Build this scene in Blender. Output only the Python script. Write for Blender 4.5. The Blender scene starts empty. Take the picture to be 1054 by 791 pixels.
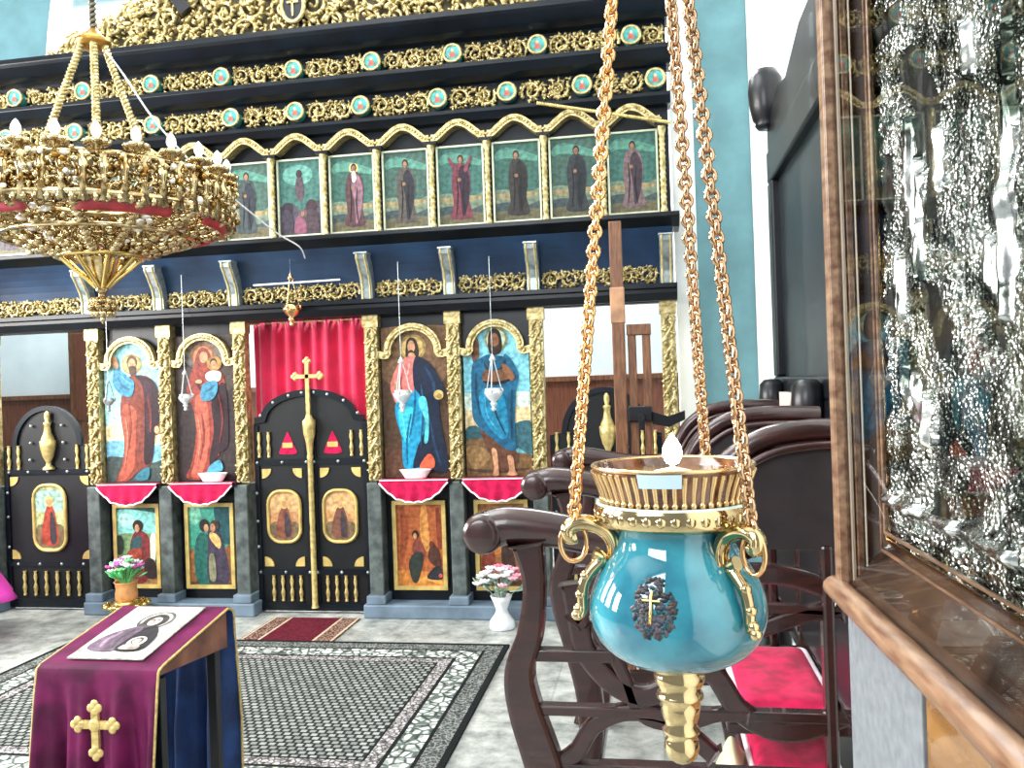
import bpy, bmesh, math, random
from mathutils import Vector, Matrix, noise
random.seed(7)
PI = math.pi
C = bpy.context.scene.collection

# ------------------------------------------------------------------ camera maths
F = 860.0; YAW = math.radians(9.5); ROLL = math.radians(2.0); H = 1.73
def ray(px, py):
    u = (px-527)/F; v = (395.5-py)/F
    a = u*math.cos(ROLL)+v*math.sin(ROLL); b = -u*math.sin(ROLL)+v*math.cos(ROLL)
    return Vector((a*math.cos(YAW)-math.sin(YAW), math.cos(YAW)+a*math.sin(YAW), b))
def at(px, py, Y):
    d = ray(px, py); t = Y/d.y
    return Vector((d.x*t, Y, H+d.z*t))

# ------------------------------------------------------------------ materials
def lin(h):
    h = h.lstrip('#'); o = []
    for i in (0, 2, 4):
        c = int(h[i:i+2], 16)/255
        o.append(c/12.92 if c <= .04045 else ((c+.055)/1.055)**2.4)
    return tuple(o)+(1,)
_m = {}
def mat(name, col, rough=.5, metal=0, var=.12, scale=12, bump=0, bscale=60, spec=.5, coat=0, col2=None, sheen=0, stretch=None):
    if name in _m: return _m[name]
    m = bpy.data.materials.new(name); m.use_nodes = True
    nt = m.node_tree; b = nt.nodes['Principled BSDF']
    c = lin(col) if isinstance(col, str) else col
    b.inputs['Roughness'].default_value = rough; b.inputs['Metallic'].default_value = metal
    b.inputs['Specular IOR Level'].default_value = spec
    b.inputs['Coat Weight'].default_value = coat
    b.inputs['Sheen Weight'].default_value = sheen
    tc = nt.nodes.new('ShaderNodeTexCoord'); src = tc.outputs['Object']
    if stretch:
        mp = nt.nodes.new('ShaderNodeMapping'); mp.inputs['Scale'].default_value = stretch
        nt.links.new(src, mp.inputs['Vector']); src = mp.outputs['Vector']
    n = nt.nodes.new('ShaderNodeTexNoise'); n.inputs['Scale'].default_value = scale; n.inputs['Detail'].default_value = 5
    nt.links.new(src, n.inputs['Vector'])
    r = nt.nodes.new('ShaderNodeValToRGB')
    d = lin(col2) if col2 else tuple(max(0, x*(1-var*1.6)) for x in c[:3])+(1,)
    e = c if col2 else tuple(min(1, x*(1+var)) for x in c[:3])+(1,)
    r.color_ramp.elements[0].color = d; r.color_ramp.elements[1].color = e
    r.color_ramp.elements[0].position = .32; r.color_ramp.elements[1].position = .68
    nt.links.new(n.outputs['Fac'], r.inputs['Fac']); nt.links.new(r.outputs['Color'], b.inputs['Base Color'])
    if bump:
        n2 = nt.nodes.new('ShaderNodeTexNoise'); n2.inputs['Scale'].default_value = bscale; n2.inputs['Detail'].default_value = 4
        nt.links.new(src, n2.inputs['Vector'])
        bp = nt.nodes.new('ShaderNodeBump'); bp.inputs['Strength'].default_value = bump; bp.inputs['Distance'].default_value = .01
        nt.links.new(n2.outputs['Fac'], bp.inputs['Height']); nt.links.new(bp.outputs['Normal'], b.inputs['Normal'])
    _m[name] = m; return m
def paint(h):
    return mat('paint_'+h.strip('#'), h, rough=.5, var=.3, scale=30, spec=.25)
def emis(name, col, s):
    m = bpy.data.materials.new(name); m.use_nodes = True
    b = m.node_tree.nodes['Principled BSDF']
    b.inputs['Base Color'].default_value = lin(col); b.inputs['Emission Color'].default_value = lin(col)
    b.inputs['Emission Strength'].default_value = s
    return m

GOLD = mat('pale_gilding', '#ddcd9a', rough=.36, metal=.6, var=.25, scale=30, bump=.25, bscale=90, col2='#85743f')
GOLDB = mat('bright_gold', '#dcc079', rough=.2, metal=1, var=.1, scale=20)
GOLDC = mat('chandelier_gilt', '#e0cfa2', rough=.16, metal=.95, var=.2, scale=18, col2='#7c5c2a')
GOLDD = mat('old_gold_paint', '#cdb878', rough=.38, metal=.45, var=.25, scale=25)
GOLDR = mat('rose_gold_chain', '#e3b27c', rough=.16, metal=1, var=.08)
GOLDW = mat('worn_pale_gold', '#cdb688', rough=.1, metal=1, var=.12, scale=50)
BLACK = mat('blue_black_lacquer', '#0b151f', rough=.32, var=.3, scale=5, spec=.3, col2='#05090e')
BLACKM = mat('black_door_paint', '#0a0d12', rough=.45, var=.3, scale=8, spec=.35)
NAVY = mat('dark_navy_cove', '#1f3a58', rough=.4, var=.35, scale=3, col2='#13233a', spec=.3)
POST = mat('grey_green_marbled_post', '#5d6866', rough=.5, var=.3, scale=14, col2='#2c3334')
PLINTH = mat('blue_grey_plinth', '#66798a', rough=.5, var=.2, scale=6)
SILVER = mat('silver_paint', '#b9c2c4', rough=.3, metal=.6, var=.15, scale=20, col2='#7f8c90')
WOOD = mat('dark_mahogany', '#3a1a18', rough=.27, var=.35, scale=6, spec=.6, coat=.35, col2='#1e0d0e', stretch=(3, 3, 14))
WOODD = mat('very_dark_wood', '#12141a', rough=.36, var=.3, scale=8, spec=.4, coat=.08)
WOODM = mat('mid_brown_wood', '#8a5c3c', rough=.45, var=.3, scale=10, col2='#4e3020', stretch=(8, 8, 1))
WOODF = mat('frame_wood', '#98795f', rough=.32, var=.3, scale=10, col2='#5e3c28', coat=.4, stretch=(6, 1, 6))
WAINS = mat('brown_wainscot', '#7c4a34', rough=.5, var=.3, scale=9, col2='#57301f', stretch=(9, 9, .6))
PLAST = mat('white_plaster', '#ebeeec', rough=.8, var=.06, scale=3)
TEAL = mat('teal_plaster', '#648e96', rough=.85, var=.1, scale=5, bump=.15, bscale=40)
WALLB = mat('pale_apse_plaster', '#dbe5e6', rough=.85, var=.08, scale=2)
CRIM = mat('crimson_velvet', '#bd0f48', rough=.85, var=.25, scale=18, sheen=.1, spec=.2)
CURT = mat('crimson_curtain', '#cf1048', rough=.75, var=.15, scale=6, sheen=.3)
LACE = mat('white_lace', '#f3e6ee', rough=.8, var=.08)
PURP = mat('purple_brocade', '#681648', rough=.6, var=.3, scale=9, col2='#400a2c', spec=.2)
MAGE = mat('magenta_cloth', '#d038a8', rough=.7, var=.15, scale=8)
LINING = mat('blue_lining', '#1e3a6e', rough=.8, var=.3, scale=8)
CREAM = mat('cream_panel', '#cfc8bc', rough=.7, var=.1)
WHITEG = mat('white_glaze', '#e9edf2', rough=.2, var=.06)
PORC = mat('turquoise_glaze', '#2f8c9c', rough=.06, var=.3, scale=34, spec=.7, coat=.6, col2='#1a6074')
TERRA = mat('terracotta_gilt', '#d89a62', rough=.35, var=.2, metal=.2)

# ------------------------------------------------------------------ mesh builder
def catmull(P, n=6, closed=True):
    N = len(P); out = []
    for i in range(N if closed else N-1):
        g = (lambda k: P[k % N]) if closed else (lambda k: P[max(0, min(N-1, k))])
        p0, p1, p2, p3 = g(i-1), g(i), g(i+1), g(i+2)
        for j in range(n):
            t = j/n
            out.append(tuple(.5*((2*b)+(c-a)*t+(2*a-5*b+4*c-d)*t*t+(-a+3*b-3*c+d)*t**3) for a, b, c, d in zip(p0, p1, p2, p3)))
    if not closed: out.append(tuple(P[-1]))
    return out
class MB:
    def __init__(s): s.v = []; s.f = []; s.mi = []; s.sm = []; s.mats = []
    def m(s, material):
        if material not in s.mats: s.mats.append(material)
        return s.mats.index(material)
    def add(s, vs, fs, material, smooth=False, M=None):
        k = len(s.v); i = s.m(material)
        s.v += [tuple(M @ Vector(p)) if M else tuple(p) for p in vs]
        for f in fs: s.f.append(tuple(k+q for q in f)); s.mi.append(i); s.sm.append(smooth)
    def box(s, x0, x1, y0, y1, z0, z1, mt, M=None):
        vs = [(x, y, z) for z in (z0, z1) for y in (y0, y1) for x in (x0, x1)]
        s.add(vs, [(0, 2, 3, 1), (4, 5, 7, 6), (0, 1, 5, 4), (2, 6, 7, 3), (0, 4, 6, 2), (1, 3, 7, 5)], mt, False, M)
    def prism(s, poly, y0, y1, mt, M=None, smooth=False):      # poly in x,z extruded along y
        n = len(poly)
        vs = [(x, y0, z) for x, z in poly]+[(x, y1, z) for x, z in poly]
        ar = sum(poly[i][0]*poly[(i+1) % n][1]-poly[(i+1) % n][0]*poly[i][1] for i in range(n))
        a = list(range(n)); b = [n+i for i in a]
        if ar > 0: caps = [tuple(a), tuple(reversed(b))]; sd = [(i, n+i, n+(i+1) % n, (i+1) % n) for i in a]
        else: caps = [tuple(reversed(a)), tuple(b)]; sd = [((i+1) % n, n+(i+1) % n, n+i, i) for i in a]
        s.add(vs, caps, mt, False, M); s.add(vs, sd, mt, smooth, M)
    def prismx(s, poly, x0, x1, mt, M=None):                    # poly in y,z extruded along x
        R = Matrix(((0, 1, 0, 0), (1, 0, 0, 0), (0, 0, 1, 0), (0, 0, 0, 1)))
        s.prism(poly, x0, x1, mt, (M @ R) if M else R)
    def face(s, poly, y, mt, M=None):
        n = len(poly)
        ar = sum(poly[i][0]*poly[(i+1) % n][1]-poly[(i+1) % n][0]*poly[i][1] for i in range(n))
        q = list(range(n)) if ar > 0 else list(reversed(range(n)))
        s.add([(x, y, z) for x, z in poly], [tuple(q)], mt, False, M)
    def tube(s, pts, r, mt, n=8, closed=False, M=None, flat=1.0, caps=True, up=None):
        P = [Vector(p) for p in pts]; N = len(P); vs = []; fs = []
        rr = r if isinstance(r, (list, tuple)) else [r]*N
        up0 = Vector(up) if up else Vector((0.13, .31, .94))
        for i in range(N):
            a = P[(i-1) % N] if closed else P[max(0, i-1)]; b = P[(i+1) % N] if closed else P[min(N-1, i+1)]
            t = (b-a); t = t.normalized() if t.length > 1e-9 else Vector((0, 0, 1))
            u = up0.cross(t)
            if u.length < .05: u = Vector((1, 0, 0)).cross(t)
            u.normalize(); w = t.cross(u)
            for j in range(n):
                an = 2*PI*j/n
                vs.append(P[i]+u*(math.cos(an)*rr[i])+w*(math.sin(an)*rr[i]*flat))
        for i in range(N if closed else N-1):
            k = (i+1) % N
            for j in range(n): fs.append((i*n+j, i*n+(j+1) % n, k*n+(j+1) % n, k*n+j))
        s.add(vs, fs, mt, True, M)
        if caps and not closed:
            s.add(vs, [tuple(reversed(range(n))), tuple((N-1)*n+j for j in range(n))], mt, False, M)
    def lathe(s, prof, mt, n=24, c=(0, 0, 0), M=None, sharp=False):
        vs = []; fs = []; K = len(prof)
        for r, z in prof:
            for j in range(n):
                a = 2*PI*j/n; vs.append((c[0]+r*math.cos(a), c[1]+r*math.sin(a), c[2]+z))
        for i in range(K-1):
            for j in range(n): fs.append((i*n+j, i*n+(j+1) % n, (i+1)*n+(j+1) % n, (i+1)*n+j))
        s.add(vs, fs, mt, not sharp, M)
        cp = []
        if prof[0][0] > 1e-5: cp.append(tuple(reversed(range(n))))
        if prof[-1][0] > 1e-5: cp.append(tuple((K-1)*n+j for j in range(n)))
        if cp: s.add(vs, cp, mt, False, M)
    def ell(s, c, r, mt, nu=10, nv=6, R=None, M=None):
        vs = []; fs = []
        for i in range(nv+1):
            th = PI*i/nv
            for j in range(nu):
                ph = 2*PI*j/nu
                p = Vector((r[0]*math.sin(th)*math.cos(ph), r[1]*math.sin(th)*math.sin(ph), r[2]*math.cos(th)))
                if R: p = R @ p
                vs.append(p+Vector(c))
        for i in range(nv):
            for j in range(nu): fs.append((i*nu+j, (i+1)*nu+j, (i+1)*nu+(j+1) % nu, i*nu+(j+1) % nu))
        s.add(vs, fs, mt, True, M)
    def grid(s, fn, nu, nv, mt, M=None, smooth=True, flip=False):
        vs = [fn(i/nu, j/nv) for j in range(nv+1) for i in range(nu+1)]
        fs = []
        for j in range(nv):
            for i in range(nu):
                q = (j*(nu+1)+i, j*(nu+1)+i+1, (j+1)*(nu+1)+i+1, (j+1)*(nu+1)+i)
                fs.append(tuple(reversed(q)) if flip else q)
        s.add(vs, fs, mt, smooth, M)
    def mesh(s, name):
        me = bpy.data.meshes.new(name); me.from_pydata(s.v, [], s.f)
        for x in s.mats: me.materials.append(x)
        me.polygons.foreach_set('material_index', s.mi); me.polygons.foreach_set('use_smooth', s.sm)
        me.update(); return me
    def build(s, name, parent=None, loc=None, bev=0, solid=0, sub=0):
        o = bpy.data.objects.new(name, s.mesh(name)); C.objects.link(o)
        if parent: o.parent = parent
        if loc is not None: o.location = loc
        if solid:
            q = o.modifiers.new('thickness', 'SOLIDIFY'); q.thickness = solid; q.offset = 0
        if bev:
            q = o.modifiers.new('bevel', 'BEVEL'); q.width = bev; q.segments = 2; q.limit_method = 'ANGLE'
        if sub:
            q = o.modifiers.new('sub', 'SUBSURF'); q.levels = sub; q.render_levels = sub
        return o
def tag(o, label=None, cat=None, group=None, kind=None):
    if label: o['label'] = label
    if cat: o['category'] = cat
    if group: o['group'] = group
    if kind: o['kind'] = kind
    return o
def empty(name, loc, label=None, cat=None, group=None, rz=0):
    o = bpy.data.objects.new(name, None); C.objects.link(o); o.location = loc; o.rotation_euler = (0, 0, rz)
    o.empty_display_size = .1
    return tag(o, label, cat, group)
def part(name, mesh, parent, loc=(0, 0, 0), rz=0, bev=0):
    o = bpy.data.objects.new(name, mesh); C.objects.link(o); o.parent = parent; o.location = loc; o.rotation_euler = (0, 0, rz)
    if bev:
        q = o.modifiers.new('bevel', 'BEVEL'); q.width = bev; q.segments = 2; q.limit_method = 'ANGLE'
    return o
def copy_tree(o, parent=None):
    c = o.copy(); C.objects.link(c)
    if parent: c.parent = parent
    for ch in list(o.children): copy_tree(ch, c)
    return c
def circ(cx, cz, rx, rz=None, n=20):
    rz = rz or rx
    return [(cx+rx*math.cos(2*PI*i/n), cz+rz*math.sin(2*PI*i/n)) for i in range(n)]
def rrect(cx, cz, w, h, r, n=6):
    o = []
    for sx, sz, a0 in ((1, 1, 0), (-1, 1, 90), (-1, -1, 180), (1, -1, 270)):
        for i in range(n+1):
            a = math.radians(a0+90*i/n)
            o.append((cx+sx*(w/2-r)+r*math.cos(a), cz+sz*(h/2-r)+r*math.sin(a)))
    return o
def strip(path, w):
    L = []; R = []
    for i, p in enumerate(path):
        a = path[max(0, i-1)]; b = path[min(len(path)-1, i+1)]
        dx, dz = b[0]-a[0], b[1]-a[1]; l = math.hypot(dx, dz) or 1
        ww = w[i] if isinstance(w, (list, tuple)) else w
        L.append((p[0]-dz/l*ww/2, p[1]+dx/l*ww/2)); R.append((p[0]+dz/l*ww/2, p[1]-dx/l*ww/2))
    return L, R
def ribbon(mb, path, w, y0, y1, mt, M=None):
    L, R = strip(path, w); n = len(path)
    vs = []
    for i in range(n): vs += [(L[i][0], y0, L[i][1]), (R[i][0], y0, R[i][1]), (R[i][0], y1, R[i][1]), (L[i][0], y1, L[i][1])]
    fs = []
    for i in range(n-1):
        a = 4*i; b = a+4
        for k in range(4): fs.append((a+k, b+k, b+(k+1) % 4, a+(k+1) % 4))
    fs += [(3, 2, 1, 0), (4*n-4, 4*n-3, 4*n-2, 4*n-1)]
    mb.add(vs, [tuple(reversed(f)) for f in fs], mt, False, M)

# carved foliage: spirals with leaves, relief in the xz plane facing -y
def scroll_unit(mb, cx, cz, R, y, mt, sgn=1, up=1, depth=.02):
    pts = []; rad = []
    for i in range(22):
        t = i/21; a = PI*(1.15-2.7*t); r = R*(1-.78*t)
        pts.append((cx+sgn*r*math.cos(a), y-depth*.3*math.sin(t*PI), cz+up*r*math.sin(a))); rad.append(R*(.17-.06*t))
    mb.tube(pts, [q*1.15 for q in rad], mt, n=5, flat=1.0)
    for i in range(1, 14, 2):
        x, yy, z = pts[i]; dx, dz = x-cx, z-cz; l = math.hypot(dx, dz); an = math.atan2(dz, dx)+.5*sgn
        Rm = Matrix.Rotation(-an, 3, 'Y')
        mb.ell((x+dx/l*R*.14, yy-depth*.3, z+dz/l*R*.14), (R*.24, depth*.55, R*.11), mt, 6, 4, Rm)
    mb.ell((pts[-1][0], y-depth*.7, pts[-1][2]), (R*.16, depth*.6, R*.16), mt, 6, 4)
    for k in range(4):
        an = k*PI/2+.5
        mb.ell((cx+R*.92*math.cos(an)*1.1, y-depth*.2, cz+R*.92*math.sin(an)), (R*.22, depth*.5, R*.1), mt, 6, 4, Matrix.Rotation(-an*1.7, 3, 'Y'))
def frieze(mb, x0, x1, z0, z1, y, mt, depth=.022):
    h = z1-z0; n = max(1, round((x1-x0)/(h*.98))); w = (x1-x0)/n
    rf = random.Random(int(x0*991)+n)
    for i in range(int((x1-x0)*260*(.16/h))):
        mb.ell((rf.uniform(x0+.01, x1-.01), y+rf.uniform(-.2, .5)*depth, rf.uniform(z0+h*.06, z1-h*.06)), (h*rf.uniform(.08, .15), depth*.6, h*rf.uniform(.04, .07)), mt, 6, 4, Matrix.Rotation(rf.uniform(0, PI), 3, 'Y'))
    for i in range(n):
        up = 1 if i % 2 == 0 else -1; sg = 1 if i < n/2 else -1
        scroll_unit(mb, x0+(i+.5)*w, (z0+z1)/2, min(h, w)*.45, y, mt, sg, up, depth)

YF = 6.1; CX = -2.64
PX = [CX+s*d for s in (-1, 1) for d in (.54, 1.18, 1.81, 2.77)]
PX.sort()
# ================================================================== SETTING
def structure(name, mb, **k):
    o = mb.build(name, **k); o['kind'] = 'structure'; return o
def floor_mat():
    m = bpy.data.materials.new('grey_stone_floor'); m.use_nodes = True; nt = m.node_tree; b = nt.nodes['Principled BSDF']
    tc = nt.nodes.new('ShaderNodeTexCoord')
    br = nt.nodes.new('ShaderNodeTexBrick'); br.inputs['Scale'].default_value = 1.0; br.inputs['Mortar Size'].default_value = .006
    br.inputs['Brick Width'].default_value = .6; br.inputs['Row Height'].default_value = .6; br.offset = 0
    br.inputs['Color1'].default_value = (1, 1, 1, 1); br.inputs['Color2'].default_value = (.86, .86, .86, 1); br.inputs['Mortar'].default_value = (.72, .72, .72, 1)
    n = nt.nodes.new('ShaderNodeTexNoise'); n.inputs['Scale'].default_value = 7; n.inputs['Detail'].default_value = 9; n.inputs['Roughness'].default_value = .7
    r = nt.nodes.new('ShaderNodeValToRGB'); r.color_ramp.elements[0].color = lin('#757b79'); r.color_ramp.elements[1].color = lin('#c6c9c4')
    r.color_ramp.elements[0].position = .35; r.color_ramp.elements[1].position = .62
    mx = nt.nodes.new('ShaderNodeMixRGB'); mx.blend_type = 'MULTIPLY'; mx.inputs['Fac'].default_value = 1
    nt.links.new(tc.outputs['Object'], br.inputs['Vector']); nt.links.new(tc.outputs['Object'], n.inputs['Vector'])
    nt.links.new(n.outputs['Fac'], r.inputs['Fac']); nt.links.new(r.outputs['Color'], mx.inputs['Color1']); nt.links.new(br.outputs['Color'], mx.inputs['Color2'])
    nt.links.new(mx.outputs['Color'], b.inputs['Base Color']); b.inputs['Roughness'].default_value = .42
    return m
FLOORM = floor_mat()
mb = MB(); mb.box(-8, 1.15, -2.5, 8.9, -.1, 0, FLOORM); structure('floor', mb)
mb = MB(); mb.box(.98, 1.15, -2.5, 6.45, 0, 6.6, PLAST); structure('wall_right', mb)
mb = MB(); mb.box(-8, 1.15, 8.75, 8.9, 0, 6.6, WALLB); structure('wall_back', mb)
mb = MB(); mb.box(-8, 1.15, -2.5, 8.9, 6.6, 6.7, PLAST); structure('ceiling', mb)
mb = MB(); mb.box(-8, 1.15, 8.72, 8.748, 0, 1.74, WAINS); mb.box(-8, 1.15, 8.70, 8.748, 1.74, 1.79, WOODM); structure('trim_1', mb)
# chancel wall: teal flanks with white jamb strips either side of the screen
mb = MB(); mb.box(.365, .765, 6.3, 6.45, 0, 6.6, TEAL)
structure('wall_front_right', mb)
mb = MB(); mb.box(.20, .363, 6.28, 6.45, 0, 6.6, PLAST); structure('trim_2', mb)
mb = MB(); mb.box(.767, .98, 6.28, 6.45, 0, 6.6, PLAST); structure('trim_3', mb)
mb = MB()
edge = catmull([(-5.02, 3.6), (-5.06, 4.3), (-5.0, 5.0), (-4.86, 5.6), (-4.6, 6.2), (-4.3, 6.6)], 5, False)
mb.prism([(-8, 0), (-5.75, 0), (-5.75, 3.6)]+edge+[(-8, 6.6)], 6.5, 6.62, mat('shaded_teal_plaster', '#4f757e', rough=.85, var=.1, scale=5, bump=.15, bscale=40)); structure('wall_front_left', mb)  # same teal plaster, shaded in its colour to offset the nearby window light
mb = MB(); ribbon(mb, edge, .05, 6.47, 6.66, PLAST); structure('trim_4', mb)

# ================================================================== ICONOSTASIS
ICO = empty('iconostasis', (CX, YF, 0), 'black and navy wooden icon screen with gilded carved friezes across the whole back', 'iconostasis')
def ico(name, mb, bev=0): 
    o = mb.build(name, bev=bev); o.parent = ICO; o.location = (-CX, -YF, 0); return o
XL, XR = PX[0]-.08, PX[-1]+.07
for a, b in ((PX[0]-.09, PX[0]+.09), (PX[1]-.09, PX[3]+.1), (PX[4]-.1, PX[6]+.09), (PX[7]-.09, PX[7]+.07)):
    mb = MB(); mb.box(a, b, YF-.09, YF+.16, 0, .105, PLINTH); ico('plinth', mb, .012)
for x in PX:
    mb = MB(); mb.box(x-.055, x+.055, YF-.05, YF+.12, .105, 1.02, POST); mb.box(x-.075, x+.075, YF-.085, YF+.1, .105, .17, PLINTH); ico('lower_post', mb, .008)
# gilded pilasters
pm = MB(); pm.box(-.05, .05, 0, .08, 1.03, 2.28, GOLD); pm.box(-.062, .062, -.01, .08, 2.2, 2.29, GOLD)
for ph in (0, PI):
    pts = [(.028*math.sin(t*9*2*PI/2+ph), -.012-.008*math.cos(t*9*PI+ph), 1.05+1.14*t) for t in [i/90 for i in range(91)]]
    pm.tube(pts, .011, GOLD, n=5)
rp = random.Random(5)
for i in range(120):
    pm.ell((rp.uniform(-.045, .045), -.006, rp.uniform(1.04, 2.2)), (rp.uniform(.012, .024), .016, rp.uniform(.007, .013)), GOLD, 6, 4, Matrix.Rotation(rp.uniform(0, PI), 3, 'Y'))
for i in range(24):
    z = 1.07+i*.047; s = 1 if i % 2 else -1
    pm.ell((s*.026, -.012, z), (.03, .016, .011), GOLD, 7, 4, Matrix.Rotation(s*.7, 3, 'Y'))
    pm.ell((-s*.022, -.018, z+.02), (.013, .012, .013), GOLD, 6, 4)
pmesh = pm.mesh('pilaster')
for x in PX: part('pilaster', pmesh, ICO, (x-CX, 0, 0))
# bay panels behind the icons, ledges
for a, b in ((PX[1], PX[2]), (PX[2], PX[3]), (PX[4], PX[5]), (PX[5], PX[6])):
    mb = MB(); mb.box(a+.05, b-.05, YF+.075, YF+.12, .1, 2.3, BLACK); ico('bay_panel', mb)
    mb = MB(); mb.prismx([(YF+.1, .985), (YF-.02, .985), (YF-.06, 1.01), (YF-.06, 1.035), (YF+.1, 1.035)], a+.03, b-.03, BLACK); ico('icon_ledge', mb)
# lower cornice
mb = MB(); mb.prismx([(YF+.14, 2.29), (YF-.05, 2.29), (YF-.1, 2.34), (YF-.1, 2.365), (YF-.12, 2.375), (YF-.12, 2.405), (YF+.14, 2.405)], XL, XR, BLACK); ico('lower_cornice', mb)
mb = MB(); mb.box(XL, XR-.02, YF+.04, YF+.14, 2.285, 2.31, BLACK); ico('lintel_beam', mb)
# cove
cv = [(YF+.14, 2.4)]+[(YF+.02-.13*(t**2), 2.405+.4*t) for t in [i/8 for i in range(9)]]+[(YF+.14, 2.805)]
mb = MB(); mb.prismx(cv, XL+.02, XR-.02, NAVY); ico('cove', mb)
for a, b in zip(PX[:-1], PX[1:]):
    mb = MB(); frieze(mb, a+.06, b-.06, 2.415, 2.555, YF+.0, GOLD, .028); ico('carved_frieze', mb)
bm_ = MB()
prof = [(YF+.03, 2.41), (YF-.05, 2.41), (YF-.055, 2.5), (YF-.07, 2.56), (YF-.11, 2.63), (YF-.16, 2.7), (YF-.165, 2.735), (YF+.03, 2.735)]
prof = [(y-YF, z) for y, z in prof]
bm_.prismx(prof, -.045, .045, SILVER); bm_.box(-.052, .052, -.172, -.02, 2.735, 2.75, SILVER)
for s in (-1, 1): bm_.tube([(s*.03, y-.004, z) for y, z in prof[1:7]], .008, GOLDD, n=5)
bmesh_ = bm_.mesh('bracket')
for x in PX: part('bracket', bmesh_, ICO, (x-CX, 0, 0), bev=.004)
# middle cornice
mb = MB(); mb.prismx([(YF+.14, 2.8), (YF-.1, 2.8), (YF-.15, 2.83), (YF-.2, 2.86), (YF-.2, 2.89), (YF-.03, 2.925), (YF+.14, 2.925)], XL-.02, XR+.03, BLACK); ico('middle_cornice', mb, .004)
mb = MB(); mb.box(XL+.02, XR-.02, YF+.06, YF+.14, 2.9, 4.35, BLACK); ico('upper_screen_panel', mb)
# gallery of small icons
NB = 13; BW = (PX[-1]-PX[0])/NB
col = MB(); prf = [(.024, 2.925), (.028, 2.94), (.022, 2.955)]
for i in range(12): prf += [(.019, 2.975+i*.042), (.024, 2.99+i*.042), (.019, 3.005+i*.042)]
prf += [(.024, 3.49), (.032, 3.52), (.032, 3.54)]
col.lathe(prf, GOLD, n=10); colm = col.mesh('colonnette')
for i in range(NB+1): part('colonnette', colm, ICO, (PX[0]+i*BW-CX, -.005, 0))
am = MB()
apath = [(-.205, 3.588)]+[(x, 3.585+.105*(.5+.5*math.cos(PI*x/.175))**.62) for x in [-.174+.348*i/18 for i in range(19)]]+[(.205, 3.588)]
ribbon(am, apath, .05, -.035, .06, GOLD)
for i in range(len(apath)): am.ell((apath[i][0], -.037, apath[i][1]), (.012, .008, .012), GOLD, 6, 4)
amesh = am.mesh('gilded_arch')
for i in range(NB): part('gilded_arch', amesh, ICO, (PX[0]+(i+.5)*BW-CX, 0, 0))
cpm = MB(); cpm.box(-.05, .05, -.045, .06, 3.54, 3.562, BLACK); cpm = cpm.mesh('capital')
for i in range(NB+1): part('capital', cpm, ICO, (PX[0]+i*BW-CX, 0, 0))
# upper cornices
mb = MB(); mb.prismx([(YF+.14, 3.7), (YF-.02, 3.7), (YF-.07, 3.745), (YF-.07, 3.77), (YF+.14, 3.77)], XL, XR, BLACK); ico('arch_cornice', mb)
mb = MB(); mb.prismx([(YF+.14, 3.975), (YF-.04, 3.975), (YF-.1, 4.0), (YF-.16, 4.05), (YF-.16, 4.08), (YF+.14, 4.095)], XL, XR+.01, BLACK); ico('upper_cornice', mb, .004)
mb = MB(); mb.prismx([(YF+.14, 4.3), (YF-.06, 4.3), (YF-.12, 4.325), (YF-.2, 4.38), (YF-.22, 4.4), (YF-.22, 4.44), (YF+.14, 4.45)], XL-.03, XR+.03, BLACK); ico('top_cornice', mb, .004)
med = MB()
med.prism(circ(0, 0, .062, n=22), -.055, .02, mat('teal_enamel', '#3f9c98', rough=.35, var=.3, scale=25))
med.tube([(x, -.055, z) for x, z in circ(0, 0, .064, n=24)], .012, GOLD, n=6, closed=True)
med.prism(catmull([(-.022, -.03), (-.016, .0), (0, .012), (.016, 0), (.022, -.03)], 4), -.058, -.05, paint('#b8685c'))
med.prism(circ(0, .02, .012, n=10), -.059, -.05, paint('#d8b098'))
medm = med.mesh('medallion')
m1 = [at(p, 50, YF).x for p in (18, 88, 158, 230, 304, 384, 467, 554, 650)]
m2 = [at(p, 100, YF).x for p in (-60, 10, 80, 160, 240, 306, 373, 452, 523, 600, 675)]
for z0, z1, xs in ((4.105, 4.29, m1), (3.785, 3.965, m2)):
    xs = sorted(xs); segs = [XL+.03]+xs+[XR-.03]
    mb = MB(); mb.box(XL, XR-.02, YF+.02, YF+.07, z0-.01, z1+.01, BLACK); ico('frieze_backing', mb)
    for i, (a, b) in enumerate(zip(segs[:-1], segs[1:])):
        a2 = a+(.075 if i > 0 else 0); b2 = b-(.075 if i < len(segs)-2 else 0)
        if b2-a2 < .06: continue
        mb = MB(); frieze(mb, a2, b2, z0+.005, z1-.005, YF, GOLD, .035); ico('carved_frieze', mb)
    for x in xs:
        if x < XR-.05 and x > XL+.05: part('medallion', medm, ICO, (x-CX, 0, (z0+z1)/2))
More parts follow.
